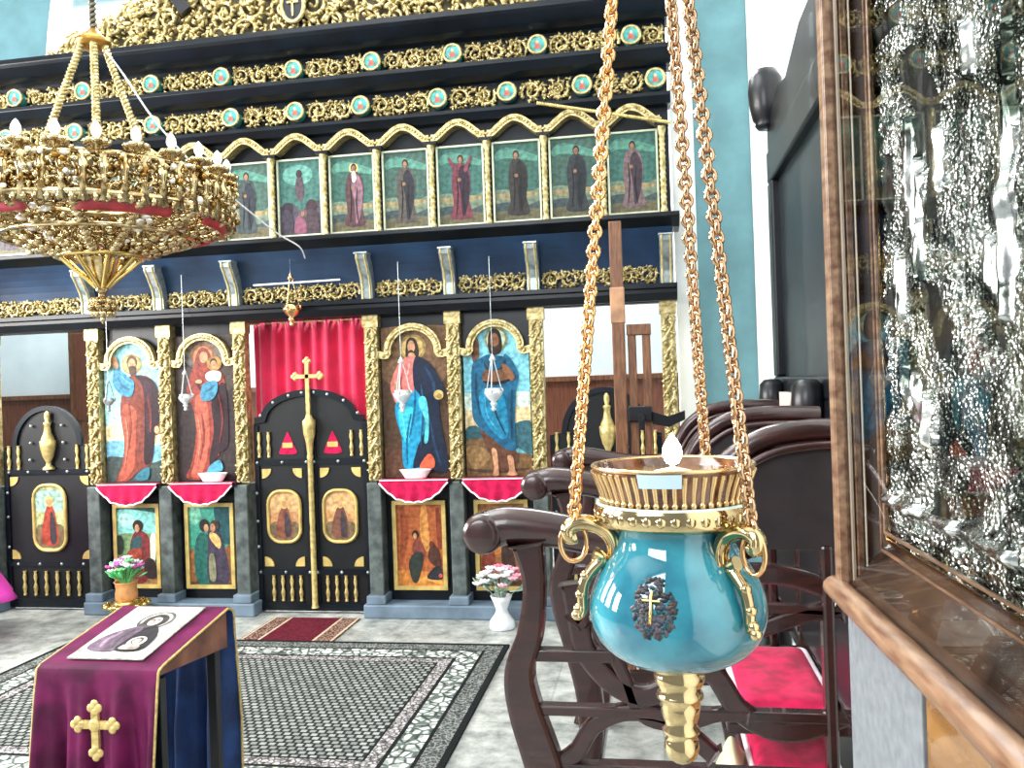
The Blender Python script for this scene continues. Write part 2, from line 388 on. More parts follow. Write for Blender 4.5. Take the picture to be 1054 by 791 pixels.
# crest
mb = MB(); rnd = random.Random(3)
def ctop(x):
    t = abs(x-CX)/2.12
    K = [(0, .85), (.3, .65), (.57, .46), (.76, .3), (.9, .17), (1, .05), (1.2, .03)]
    for (a, ha), (b, hb) in zip(K[:-1], K[1:]):
        if a <= t <= b: return 4.45+ha+(hb-ha)*(t-a)/(b-a)
    return 4.48
for i in range(18):
    xs = CX-2.05+i*.2412
    h = ctop(xs)-4.45; rows = max(1, int(h/.17+.6)); sz = h/rows
    for r in range(rows):
        scroll_unit(mb, xs+(.06 if r % 2 else 0), 4.45+(r+.5)*sz, min(.13, sz*.62), YF-.02, GOLD, 1 if xs < CX else -1, 1 if (i+r) % 2 else -1, .05)
for i in range(900):
    x = CX+rnd.uniform(-2.1, 2.1); z = rnd.uniform(4.46, ctop(x)); an = rnd.uniform(0, PI)
    mb.ell((x, YF+rnd.uniform(-.05, .02), z), (rnd.uniform(.03, .055), .02, rnd.uniform(.012, .02)), GOLD, 6, 4, Matrix.Rotation(an, 3, 'Y'))
ico('carved_crest', mb)
mb = MB()
pl = [(CX-2.05+4.1*i/40, ctop(CX-2.05+4.1*i/40)-.05) for i in range(41)]
mb.prism([(CX-2.05, 4.45)]+[(x, max(4.455, z)) for x, z in pl]+[(CX+2.05, 4.45)], YF+.02, YF+.05, mat('crest_board', '#5a5138', rough=.6, var=.3)); ico('crest_board', mb)
mb = MB(); x = at(303, 22, YF-.08).x
mb.prism(circ(x, 4.67, .085, .125), YF-.1, YF-.02, BLACK); mb.tube([(a, YF-.1, b) for a, b in circ(x, 4.67, .09, .13, 28)], .018, GOLD, n=6, closed=True)
mb.box(x-.007, x+.007, YF-.112, YF-.098, 4.58, 4.76, GOLDD); mb.box(x-.045, x+.045, YF-.112, YF-.098, 4.68, 4.695, GOLDD); ico('crest_medallion', mb)
mb = MB(); p = at(180, 8, YF-.1)
mb.box(-.05, .05, -.03, .03, -.16, .16, WOODD, Matrix.Translation((p.x, YF-.08, 4.85)) @ Matrix.Rotation(-.6, 4, 'Y')); ico('dark_crest_strut', mb)

# ================================================================== PAINTINGS
def painting(name, x0, x1, z0, z1, y, layers, label, group, frame=None, arch=False, rect=None, bgc='#888888', frame_mat=GOLD, fw=.02, category='icon'):
    """rect: (L,R,T,B) coordinate frame of the layers, mapped on x0..x1, z0..z1"""
    root = empty(name, ((x0+x1)/2, y, z0), label, category, group)
    ox, oz = (x0+x1)/2, z0
    L, R, T, B = rect
    def mp(p): return (x0+(p[0]-L)/(R-L)*(x1-x0)-ox, z0+(B-p[1])/(B-T)*(z1-z0)-oz)
    mb = MB(); w = (x1-x0)/2; h = z1-z0
    if arch:
        hh = arch; out = [(-w, 0), (w, 0), (w, h-hh)]+[(w*.82*math.cos(t), h-hh+hh*math.sin(t)) for t in [PI*i/16 for i in range(17)]]+[(-w, h-hh)]
    else: out = [(-w, 0), (w, 0), (w, h), (-w, h)]
    mb.prism(out, 0, .02, paint(bgc))
    k = 1
    for col_, poly in layers:
        pts = [mp(p) for p in poly]
        pts = [(max(-w, min(w, a)), max(0, min(h, b))) for a, b in pts]
        mb.face(pts, -.0006*k, paint(col_)); k += 1
    pn = mb.build('painted_panel', root)
    if frame:
        mb = MB()
        if frame == 'rect':
            for a, b, c, d in ((-w-fw*.3, w+fw*.3, -fw*.3, fw*.7), (-w-fw*.3, w+fw*.3, h-fw*.7, h+fw*.3)): mb.box(a, b, -.018, .018, c, d, frame_mat)
            for a, b in ((-w-fw*.3, -w+fw*.7), (w-fw*.7, w+fw*.3)): mb.box(a, b, -.018, .018, fw*.7, h-fw*.7, frame_mat)
        elif frame == 'arch':
            hh = arch
            path = [(-w-.02, h-hh-.01), (-w+.05, h-hh-.02)]+[(-w*.78*math.cos(t), h-hh+hh*.95*math.sin(t)) for t in [PI*(.06+.88*i/18) for i in range(19)]]+[(w-.05, h-hh-.02), (w+.02, h-hh-.01)]
            path = catmull(path, 3, False)
            ribbon(mb, path, .055, -.04, .018, frame_mat)
            for i in range(0, len(path), 2): mb.ell((path[i][0], -.042, path[i][1]), (.016, .01, .016), frame_mat, 6, 4)
        mb.build('gilded_arch_frame' if frame == 'arch' else 'frame', root)
    return root
def sm(*p, n=4): return catmull(list(p), n)
def st(w, *p):
    path = catmull(list(p), 5, False); N = len(path)
    ws = [w*(.35+.65*math.sin(PI*(i+.6)/(N+.2))) for i in range(N)]
    L, R = strip(path, ws); return L+R[::-1]
def cr(x, y, a, b=None): return circ(x, y, a, b or a, 20)
SKIN = '#b88a68'; SKD = '#6a4632'
gI = 'large saint icons of the lower row'
zi0, zi1 = 1.045, 2.2
bays = [(PX[1]+.065, PX[2]-.065), (PX[2]+.065, PX[3]-.065), (PX[4]+.065, PX[5]-.065), (PX[5]+.065, PX[6]-.065)]
A = [('#a9d9dc', [(0, 330), (316, 330), (316, 440), (0, 440)]), ('#e3d3a6', [(0, 420), (316, 400), (316, 520), (0, 520)]),
     ('#6fa9c4', sm((0, 500), (90, 480), (180, 510), (316, 500), (316, 580), (0, 580))), ('#3c4a48', sm((0, 560), (100, 550), (200, 580), (316, 560), (316, 660), (0, 660))),
     ('#9a854e', cr(152, 165, 42)), ('#c3ae77', cr(152, 165, 34)), ('#5c4330', cr(154, 158, 22, 30)), (SKIN, cr(154, 166, 16, 24)), ('#4a3628', sm((140, 178), (156, 172), (172, 180), (166, 212), (155, 220), (146, 208))),
     ('#74382c', sm((132, 222), (106, 300), (100, 380), (112, 480), (100, 580), (72, 648), (122, 650), (165, 612), (222, 575), (228, 470), (250, 460), (262, 400), (260, 300), (240, 240), (200, 212))),
     ('#a3503d', sm((120, 330), (105, 380), (116, 480), (104, 580), (80, 644), (110, 644), (150, 590), (160, 470), (165, 360))),
     ('#2a1a20', sm((165, 212), (240, 236), (263, 300), (263, 400), (243, 440), (226, 560), (192, 572), (200, 400), (196, 260))),
     ('#3e2530', sm((200, 240), (228, 250), (232, 330), (214, 460), (205, 400))),
     ('#6b2f2a', st(10, (215, 300), (225, 380), (222, 450))), ('#833f30', st(9, (135, 320), (140, 420), (128, 520))), ('#c0745c', st(6, (120, 380), (128, 470), (112, 590))),
     ('#3a7fa0', sm((84, 168), (74, 240), (104, 288), (150, 297), (162, 240), (132, 214), (102, 188))), ('#2a5d7c', st(9, (95, 215), (115, 255), (145, 270))), ('#5aa0bd', st(6, (100, 205), (130, 232), (152, 250))),
     (SKIN, sm((80, 175), (76, 140), (88, 130), (98, 150), (98, 180))), ('#c9a07c', cr(250, 440, 10, 16)), ('#2f6f80', sm((150, 640), (190, 600), (215, 600), (205, 645)))]
B_ = [('#453a36', sm((40, 60), (275, 60), (275, 250), (220, 300), (100, 300), (40, 250))), ('#6a6662', sm((110, 80), (200, 80), (240, 150), (150, 200), (80, 160))),
      ('#8a5e44', cr(152, 140, 50, 52)), ('#b07c58', cr(152, 145, 38, 42)), ('#7d3a30', sm((130, 130), (152, 108), (178, 128), (186, 180), (120, 190))), (SKIN, cr(155, 148, 16, 24)),
      ('#87392f', sm((128, 178), (104, 210), (84, 290), (110, 370), (114, 470), (94, 580), (72, 642), (152, 642), (192, 562), (206, 540), (216, 430), (232, 400), (236, 250), (200, 188))),
      ('#b05a48', sm((125, 300), (112, 380), (122, 480), (104, 580), (90, 636), (130, 630), (160, 540), (170, 440), (160, 330))),
      ('#2b1a22', sm((182, 320), (236, 260), (244, 480), (226, 530), (200, 545), (172, 602), (165, 560), (186, 450))), ('#451f24', st(12, (122, 250), (135, 270), (160, 300))),
      ('#7a342c', st(8, (140, 380), (146, 470), (128, 570))), ('#cf8068', st(5, (125, 390), (132, 480), (116, 590))), ('#6a2a28', st(8, (210, 300), (222, 400), (208, 500))),
      ('#a07b46', cr(197, 175, 30)), ('#4a3020', cr(195, 172, 14, 18)), (SKIN, cr(195, 180, 12, 16)), ('#e4dcc8', sm((165, 215), (195, 204), (222, 214), (218, 245), (190, 250), (165, 240))),
      ('#3b7d9a', sm((150, 260), (200, 246), (208, 280), (186, 322), (142, 322))), ('#275a74', st(7, (160, 290), (180, 280), (195, 262))), ('#c49a78', cr(135, 248, 14, 8)), ('#4a93ae', sm((165, 596), (206, 570), (216, 612), (160, 624)))]
C_ = [('#6b5038', sm((35, 60), (300, 60), (300, 260), (200, 330), (100, 300), (35, 260))), ('#5a3c2c', sm((35, 560), (150, 580), (300, 560), (300, 690), (35, 690))),
      ('#8f7a45', cr(165, 145, 54)), ('#b49a62', cr(165, 145, 44)), ('#2d1f1a', sm((135, 160), (142, 115), (160, 103), (180, 116), (190, 165), (180, 190), (140, 190))), (SKIN, cr(159, 142, 15, 26)), ('#3a271d', cr(158, 164, 10, 9)), (SKIN, sm((148, 170), (170, 170), (175, 195), (145, 195))),
      ('#c9706a', sm((145, 182), (102, 216), (70, 290), (72, 330), (95, 380), (150, 402), (182, 300), (182, 200))), ('#9c4a4a', st(8, (130, 220), (112, 280), (110, 340))), ('#e09a8e', st(6, (150, 210), (140, 270), (150, 340))),
      ('#1a8db8', sm((92, 370), (88, 440), (108, 520), (114, 642), (182, 645), (202, 560), (216, 520), (222, 380), (184, 214), (162, 330))), ('#35b4d4', sm((100, 400), (98, 450), (118, 530), (140, 530), (160, 430), (150, 390))),
      ('#0f5f86', st(9, (170, 300), (165, 400), (140, 520))), ('#0f5f86', st(8, (150, 420), (130, 520), (128, 630))), ('#59c8de', st(5, (112, 400), (120, 470), (128, 520))),
      ('#101d33', sm((174, 186), (240, 220), (276, 290), (290, 330), (266, 380), (272, 480), (296, 650), (232, 662), (182, 642), (150, 642), (172, 560), (204, 480), (194, 360), (164, 300))),
      ('#1d3656', st(12, (215, 230), (245, 290), (250, 360))), ('#1d3656', st(10, (225, 440), (240, 540), (265, 640))), ('#204a6c', st(8, (195, 300), (200, 400), (185, 560))),
      ('#4fb6c8', sm((188, 352), (214, 360), (222, 450), (216, 532), (200, 538), (206, 450), (184, 384))), ('#b5a060', cr(265, 345, 20)), ('#8a7440', cr(268, 350, 11)), ('#d45a3c', sm((212, 590), (236, 602), (236, 645), (178, 645))),
      (SKIN, sm((92, 330), (88, 290), (100, 270), (110, 290), (112, 330)))]
D_ = [('#cfe3d8', [(0, 330), (356, 330), (356, 420), (0, 420)]), ('#d9c496', [(0, 400), (356, 390), (356, 500), (0, 500)]), ('#2c5560', sm((20, 480), (70, 462), (110, 500), (110, 545), (20, 545))), ('#35606c', sm((235, 470), (290, 446), (320, 470), (320, 600), (250, 570))), ('#5d9aa4', st(20, (250, 560), (290, 590), (318, 585))),
      ('#6f5436', sm((20, 530), (120, 520), (220, 570), (320, 590), (320, 675), (20, 675))), ('#8d6f48', sm((20, 560), (80, 545), (130, 590), (60, 640))), ('#46372a', st(14, (30, 640), (150, 650), (300, 640))),
      ('#8b8452', cr(172, 115, 50)), ('#b7cdb4', cr(172, 115, 41)), ('#2a1c15', sm((136, 140), (142, 90), (168, 72), (192, 92), (198, 150), (180, 175), (145, 172))), ('#7a5238', cr(165, 122, 20, 32)), ('#2f2018', sm((148, 138), (165, 146), (184, 138), (180, 170), (165, 182), (152, 168))),
      ('#6a432e', sm((70, 205), (64, 150), (76, 108), (92, 112), (96, 130), (94, 185))), (SKD, cr(80, 122, 9, 16)),
      ('#185a7c', sm((100, 190), (140, 176), (190, 200), (212, 176), (250, 220), (266, 270), (252, 330), (242, 480), (242, 562), (205, 562), (130, 512), (80, 462), (58, 412), (60, 250), (75, 200))),
      ('#5a3a2a', sm((90, 480), (140, 515), (200, 560), (242, 568), (252, 602), (215, 640), (168, 642), (120, 560))), ('#1f7fa6', sm((100, 320), (95, 400), (130, 470), (190, 520), (215, 470), (190, 330))),
      ('#6d4a33', sm((118, 240), (210, 232), (214, 282), (118, 290))), ('#1d1a1c', st(14, (110, 285), (165, 294), (232, 280))), ('#2b2e38', sm((120, 200), (166, 240), (210, 200), (200, 235), (130, 238))), ('#14506e', sm((118, 188), (165, 182), (205, 190), (186, 232), (140, 234))),
      ('#0e3d58', st(9, (80, 250), (78, 330), (92, 420))), ('#0e3d58', st(8, (150, 330), (160, 410), (200, 500))), ('#3fa0c0', st(6, (115, 340), (125, 420), (165, 480))), ('#0e3d58', st(9, (235, 320), (228, 420), (226, 520))),
      ('#7a5238', sm((195, 215), (225, 230), (250, 270), (232, 285), (205, 250))), (SKIN, sm((138, 560), (160, 565), (166, 640), (164, 664), (140, 664), (146, 630))), (SKIN, sm((206, 588), (230, 592), (236, 640), (246, 664), (204, 664), (212, 640)))]
IC = [painting('icon_painting', *bays[0], zi0, zi1, YF+.05, A, 'arched icon of a saint in brown robe raising one hand before a pale blue sky', gI, 'arch', .2, (35, 270, 60, 655), '#8fcad6'),
      painting('icon_painting', *bays[1], zi0, zi1, YF+.05, B_, 'arched icon of a red-robed woman carrying a child on a dark brown ground', gI, 'arch', .2, (40, 275, 60, 655), '#33292a'),
      painting('icon_painting', *bays[2], zi0, zi1, YF+.05, C_, 'arched icon of a man in pink and bright blue robe holding an orb', gI, 'arch', .2, (35, 300, 55, 685), '#4a3526'),
      painting('icon_painting', *bays[3], zi0, zi1, YF+.05, D_, 'arched icon of a bearded man in blue cloak raising his arm before turquoise sky', gI, 'arch', .2, (25, 312, 45, 668), '#7cc4d6')]
# small pictures beneath
gS = 'small framed pictures below the saint icons'
S1 = [('#7fc4bc', sm((80, 100), (410, 100), (410, 300), (80, 300))), ('#a8dcd4', cr(170, 200, 60, 40)), ('#2f5a52', st(40, (90, 130), (200, 115), (400, 150))), ('#6f8a60', sm((80, 300), (240, 280), (410, 300), (410, 420), (80, 420))), ('#55402c', sm((80, 500), (410, 480), (410, 620), (80, 620))), ('#8d6a42', sm((250, 540), (410, 530), (410, 610), (250, 610))),
      ('#6c2a2c', sm((250, 260), (205, 320), (190, 420), (180, 560), (300, 570), (330, 420), (325, 300))), ('#2f4c50', sm((220, 310), (275, 300), (270, 370), (200, 370))), ('#8a3c2c', sm((180, 390), (265, 370), (270, 430), (180, 470))), ('#2c1c18', cr(255, 235, 36, 36)), (SKIN, cr(250, 250, 16, 24)), ('#d8d6c0', sm((340, 300), (375, 290), (370, 440), (340, 430))), ('#23302a', cr(125, 350, 30, 60)), ('#2d1f20', sm((300, 440), (360, 440), (380, 540), (300, 540)))]
S2 = [('#3d8f7c', sm((545, 100), (870, 100), (870, 360), (545, 360))), ('#74b59c', cr(600, 170, 50, 60)), ('#1f4a50', sm((740, 110), (870, 110), (870, 320), (780, 330))), ('#5a3d28', sm((545, 540), (870, 520), (870, 620), (545, 620))), ('#8a5c38', sm((560, 400), (620, 400), (620, 560), (560, 560))), ('#7a5030', sm((800, 380), (870, 370), (870, 560), (800, 560))),
      ('#1f5a52', sm((640, 280), (600, 380), (610, 570), (700, 580), (710, 330))), ('#3b3344', sm((700, 250), (760, 270), (800, 360), (830, 570), (690, 580), (690, 350))), ('#c3a263', sm((715, 275), (765, 300), (780, 350), (760, 375), (705, 310))), ('#24201e', cr(672, 235, 34, 40)), (SKIN, cr(684, 250, 16, 24)), ('#3a2a20', cr(742, 235, 30, 34)), (SKIN, cr(728, 248, 17, 26)), ('#7a7a60', sm((700, 420), (735, 420), (740, 560), (700, 560)))]
S3 = [('#a85c34', sm((95, 75), (440, 75), (440, 570), (95, 570))), ('#c98a48', st(60, (300, 90), (300, 250), (320, 360))), ('#8a4428', st(50, (150, 100), (170, 250), (140, 400))), ('#7c3a26', st(40, (390, 110), (400, 250), (400, 350))), ('#c07a3a', sm((110, 470), (440, 500), (440, 570), (110, 570))), ('#d69a4c', st(30, (250, 540), (330, 520), (430, 550))),
      ('#7c4038', sm((240, 290), (215, 360), (280, 420), (300, 360), (270, 300))), ('#2e3430', sm((230, 370), (190, 430), (210, 530), (250, 530), (290, 380))), ('#4a2e26', sm((340, 330), (385, 340), (410, 440), (370, 450), (320, 400))), ('#262a30', sm((350, 460), (400, 450), (410, 520), (310, 515))), ('#3a231a', cr(240, 262, 22, 24)), (SKIN, cr(238, 272, 12, 16)), ('#5a3020', cr(345, 320, 16, 18)), ('#c05050', cr(400, 500, 14, 12))]
S4 = [('#8c5a34', sm((575, 80), (900, 80), (900, 580), (575, 580))), ('#c07a38', st(50, (640, 330), (700, 360), (760, 320))), ('#3c2c26', sm((740, 330), (800, 350), (820, 480), (740, 450))), ('#7a3a2c', sm((620, 340), (680, 320), (690, 480), (610, 500))), ('#2c2018', cr(650, 300, 22, 26)), (SKIN, cr(652, 308, 12, 17)), ('#4c3626', sm((590, 520), (900, 500), (900, 580), (590, 580)))]
fr2 = mat('yellow_frame', '#c9b06a', rough=.4, metal=.3, var=.2)
for i, (lay, rc, bg, lb) in enumerate(((S1, (95, 400, 110, 600), '#4f8f86', 'small gold-framed picture of a red-robed figure under a teal sky, behind the gilt flower pot'),
                                       (S2, (550, 865, 105, 610), '#3d7a70', 'small gold-framed picture of two embracing figures on green ground'),
                                       (S3, (98, 438, 75, 575), '#9a5430', 'small gold-framed orange-brown picture of a seated figure, below the orb-holding man icon'),
                                       (S4, (575, 905, 80, 580), '#7c4c30', 'small gold-framed brown picture partly hidden behind the white flower vase'))):
    a, b = bays[i]
    painting('framed_picture', a+.055, b-.055, .2, .86, YF+.045, lay, lb, gS, 'rect', False, rc, bg, fr2, .03, 'picture')
# thirteen gallery icons
def standing(c1, c2, hx=100, halo=None, arms=0, lean=0):
    o = []
    if halo: o.append((halo, cr(hx+lean, 52, 20)))
    o += [(c1, sm((hx-14+lean, 66), (hx-34, 92), (hx-40, 150), (hx-34, 220), (hx-44, 272), (hx+44, 272), (hx+34, 210), (hx+42, 140), (hx+34, 90), (hx+14+lean, 66))),
          (c2, sm((hx+4, 74), (hx+30, 96), (hx+38, 150), (hx+26, 230), (hx+4, 266), (hx-2, 180), (hx-12, 120))), ('#2a1c18', cr(hx+lean, 50, 13, 17)), ('#8a6650', cr(hx+lean, 54, 9, 13))]
    o += [('#15141a', st(5, (hx-18, 110), (hx-14, 180), (hx-22, 260))), ('#15141a', st(5, (hx+14, 130), (hx+8, 190), (hx+16, 264))), ('#8a6650', cr(hx-6, 128, 8, 7))]
    if arms: o += [(c1, sm((hx-26, 100), (hx-52, 50), (hx-44, 44), (hx-14, 88))), (c1, sm((hx+26, 100), (hx+50, 48), (hx+42, 42), (hx+14, 88)))]
    return o
def bgs(k): return [('#6a7a68', sm((0, 190), (60, 178), (140, 196), (200, 184), (200, 300), (0, 300))), ('#8f8260', st(26, (5, 200), (80, 205), (190, 196))), ('#3c4a4c', sm((0, 236), (70, 226), (130, 244), (200, 230), (200, 300), (0, 300))), ('#4f8072', st(40, (10, 60), (60, 40), (190, 70))), ('#5f5a44', sm((0, 262), (200, 258), (200, 300), (0, 300)))]
group_scene = [('#578a80', cr(90, 60, 70, 40)), ('#45404c', sm((0, 190), (60, 170), (100, 200), (150, 168), (200, 180), (200, 300), (0, 300))), ('#4a3c44', sm((88, 70), (76, 120), (92, 160), (112, 158), (118, 100), (106, 64))), ('#32262a', cr(97, 56, 14, 16)), ('#2c2630', cr(40, 190, 26, 24)), ('#33262c', cr(150, 185, 26, 26)), ('#7a4a5c', sm((80, 230), (110, 220), (125, 285), (70, 285))), ('#5a4a4c', cr(110, 215, 18, 18)), ('#3a3440', sm((20, 200), (60, 210), (60, 290), (15, 290))), ('#40343a', sm((130, 205), (175, 210), (180, 290), (130, 290))), ('#8a6650', cr(110, 214, 8, 10))]
GAL = [  # from the right end
 (standing('#6d5a5c', '#3a3038', 100), 'gallery icon of a grey-pink robed figure, first from the right end of the upper row'),
 (standing('#2f3438', '#1f2428', 110), 'dark gallery icon half hidden behind the left lamp chain, second from upper right end'),
 (standing('#33302f', '#20201f', 104, lean=-6), 'gallery icon of a dark stooping robed figure, third from right in the upper row'),
 (standing('#6a3540', '#2a1e2c', 100, arms=1), 'gallery icon of a crimson and black figure with both arms raised high'),
 (standing('#4d4844', '#24262c', 98), 'gallery icon of a grey-brown hooded figure, right of the bearded haloed saint'),
 (standing('#4c3438', '#7a5a66', 108, halo='#e2c070')+[('#c9c4b8', sm((100, 66), (116, 66), (118, 96), (108, 108), (100, 96)))], 'gallery icon of a white-bearded saint with bright yellow halo'),
 (group_scene, 'gallery icon showing one dark figure floating above a dark crowd'),
 (standing('#3a4446', '#262c34', 90), 'gallery icon of a dim grey-green figure just right of the chandelier rim'),
 (standing('#4a3c3c', '#2c2428', 100), 'gallery icon behind the chandelier right side, brown robed figure'),
 (standing('#3c3c44', '#23232c', 96), 'gallery icon behind the chandelier middle, slate robed figure'),
 (standing('#54403c', '#2a2024', 104), 'gallery icon behind the chandelier just left of its centre, rust robed figure'),
 (standing('#40484a', '#2a3034', 100), 'gallery icon at left behind the chandelier, grey robed figure on pale ground'),
 (standing('#4a4248', '#2a262c', 100), 'gallery icon at the far left end of the upper row')]
for k, (lay, lb) in enumerate(GAL):
    xc = PX[-1]-(k+.5)*BW
    base = [] if k == 6 else bgs(k)
    painting('gallery_icon', xc-BW/2+.035, xc+BW/2-.035, 2.935, 3.53, YF+.035, base+lay, lb, 'gallery icons of the upper row', 'rect', False, (0, 200, 0, 300), ['#38615a', '#3d5850', '#365c53'][k % 3], mat('thin_pale_frame', '#b9c0a8', rough=.4, metal=.3, var=.15), .014)

# ================================================================== DOORS
BAL = MB(); BAL.lathe([(.012, 0), (.014, .012), (.009, .02), (.015, .05), (.017, .07), (.009, .1), (.008, .11), (.015, .15), (.012, .175), (.009, .185), (.014, .2)], GOLDD, n=10); BALM = BAL.mesh('baluster')
VASE = MB(); VASE.lathe([(.045, 0), (.045, .015), (.02, .035), (.018, .06), (.042, .11), (.058, .18), (.062, .235), (.05, .245), (.05, .255), (.03, .3), (.022, .36), (.03, .375), (.03, .385), (.014, .395), (.022, .43), (.02, .46), (.006, .48)], GOLDD, n=16); VASEM = VASE.mesh('urn_finial')
STUD = MB(); STUD.ell((0, 0, 0), (.012, .01, .012), SILVER, 8, 5)
oval_cols = [('#b8875c', '#7c4a38'), ('#c09060', '#6a4436'), ('#a8b07c', '#9a4030'), ('#a8a070', '#7a3a30')]
def oval_icon(root, xc, zc, w, h, y, k):
    mb = MB(); g, fcol = oval_cols[k]
    mb.prism(rrect(xc, zc, w, h, w*.38), y-.004, y+.01, paint(g))
    mb.face(rrect(xc, zc-h*.28, w*.9, h*.36, w*.16), y-.005, paint('#6f5f45'))
    mb.face(rrect(xc, zc+h*.26, w*.88, h*.34, w*.16), y-.0052, paint('#c9a070' if k < 2 else '#8fb0a0'))
    P = lambda *q: [(xc+a*w, zc+b*h) for a, b in q]
    mb.face(sm(*P((-.05, .2), (-.2, -.02), (-.26, -.38), (.24, -.4), (.2, -.05), (.08, .2))), y-.006, paint(fcol))
    mb.face(sm(*P((.05, .1), (.16, -.05), (.2, -.36), (.02, -.38), (.0, -.1))), y-.0066, paint('#3c3438'))
    mb.face(circ(xc+.0*w, zc+.25*h, w*.13, w*.15), y-.0062, paint('#caa860')); mb.face(circ(xc, zc+.24*h, w*.075, w*.1), y-.007, paint(SKIN))
    o = mb.build('oval_icon', root)
    mb = MB(); mb.tube([(x, y-.006, z) for x, z in rrect(xc, zc, w, h, w*.38)], .014, fr2, n=6, closed=True); mb.build('oval_frame', o)
def quarter(mb, x, z, r, sx, sz, y):
    mb.prism([(x, z)]+[(x+sx*r*math.cos(t), z+sz*r*math.sin(t)) for t in [PI/2*i/8 for i in range(9)]], y-.01, y, fr2)
def royal_leaf(side):
    s = side; x0 = 0; W = .465
    root = empty('royal_door', (CX, YF+.06, .02), ('left' if s < 0 else 'right')+' leaf of the black arched double door, '+('carrying the tall gold staff and cross' if s < 0 else 'with oval icon, beside the orb-holding man icon'), 'door', 'double door leaves under the red curtain')
    out = [(.004, 0), (W, 0), (W, 1.47), (.375, 1.5)]+[(.375*math.cos(t), 1.5+.205*math.sin(t)) for t in [PI/2*i/14 for i in range(1, 14)]]+[(.004, 1.705)]
    mb = MB(); mb.prism([(s*x, z) for x, z in out], 0, .04, BLACKM); mb.build('door_panel', root, bev=.003)
    mb = MB(); arc = [(s*.375*math.cos(t), 1.5+.2*math.sin(t)) for t in [PI/2*i/14 for i in range(15)]]
    ribbon(mb, [(s*.45, 1.49)]+arc if True else arc, .05, -.02, .0, BLACK)
    for z in (.3, 1.16): mb.box(min(s*.01, s*W), max(s*.01, s*W), -.015, 0, z-.022, z+.022, BLACK)
    for x in (.03, W-.02): mb.box(s*x-.018, s*x+.018, -.012, 0, 0, 1.45, BLACK)
    mb.box(min(0, s*W), max(0, s*W), -.02, 0, 0, .06, BLACK); mb.build('rails', root)
    mb = MB()
    for x, z in [(.4, 1.53), (.29, 1.63), (.16, 1.68), (.05, 1.7), (.03, 1.16), (.23, 1.16), (.44, 1.16), (.03, .3), (.23, .3), (.44, .3)]+([(.45, .5), (.45, .7), (.45, .92)] if s < 0 else []):
        mb.ell((s*x, -.018, z), (.013, .011, .013), SILVER, 8, 5)
    mb.build('studs', root)
    oval_icon(root, s*.23, .735, .265, .4, -.006, 0 if s < 0 else 1)
    mb = MB(); quarter(mb, s*.075, 1.11, .075, s, -1, 0); quarter(mb, s*.405, 1.11, .075, -s, -1, 0); quarter(mb, s*.075, .345, .075, s, 1, 0); quarter(mb, s*.405, .345, .075, -s, 1, 0)
    mb.build('corner_ornaments', root)
    for i in range(4): part('baluster', BALM, root, (s*(.11+i*.075), -.012, .075))
    mb = MB(); mb.prism(catmull([(s*.12, 1.225), (s*.25, 1.225), (s*.245, 1.27), (s*.2, 1.37), (s*.185, 1.395), (s*.17, 1.37), (s*.125, 1.27)], 3), -.004, .0, CRIM); mb.box(s*.185-.042, s*.185+.042, -.01, -.003, 1.272, 1.312, fr2); mb.build('cut_out', root)
    for x in (.34, .42): part('side_baluster', BALM, root, (s*x, -.012, 1.2))
    if s < 0:
        mb = MB(); mb.lathe([(.03, .03), (.022, .06), (.022, .6), (.019, .65), (.022, .7), (.021, 1.18), (.026, 1.2), (.02, 1.23), (.024, 1.25), (.03, 1.32), (.045, 1.38), (.05, 1.45), (.05, 1.48), (.03, 1.5), (.02, 1.53)], GOLDD, n=14, c=(.01, -.035, 0)); st_ = mb.build('staff', root)
        mb = MB(); cxx = .01; mb.box(cxx-.015, cxx+.015, -.05, -.025, 1.5, 1.93, GOLDD); mb.box(cxx-.09, cxx+.09, -.05, -.025, 1.81, 1.84, GOLDD)
        for x, z in ((0, 1.94), (-.1, 1.825), (.1, 1.825)):
            for d in ((0, .018), (-.018, 0), (.018, 0), (0, -.014)): mb.ell((cxx+x+d[0], -.0375, z+d[1]), (.02, .013, .02), GOLDD, 8, 5)
        mb.build('cross', root)
royal_leaf(-1); royal_leaf(1)
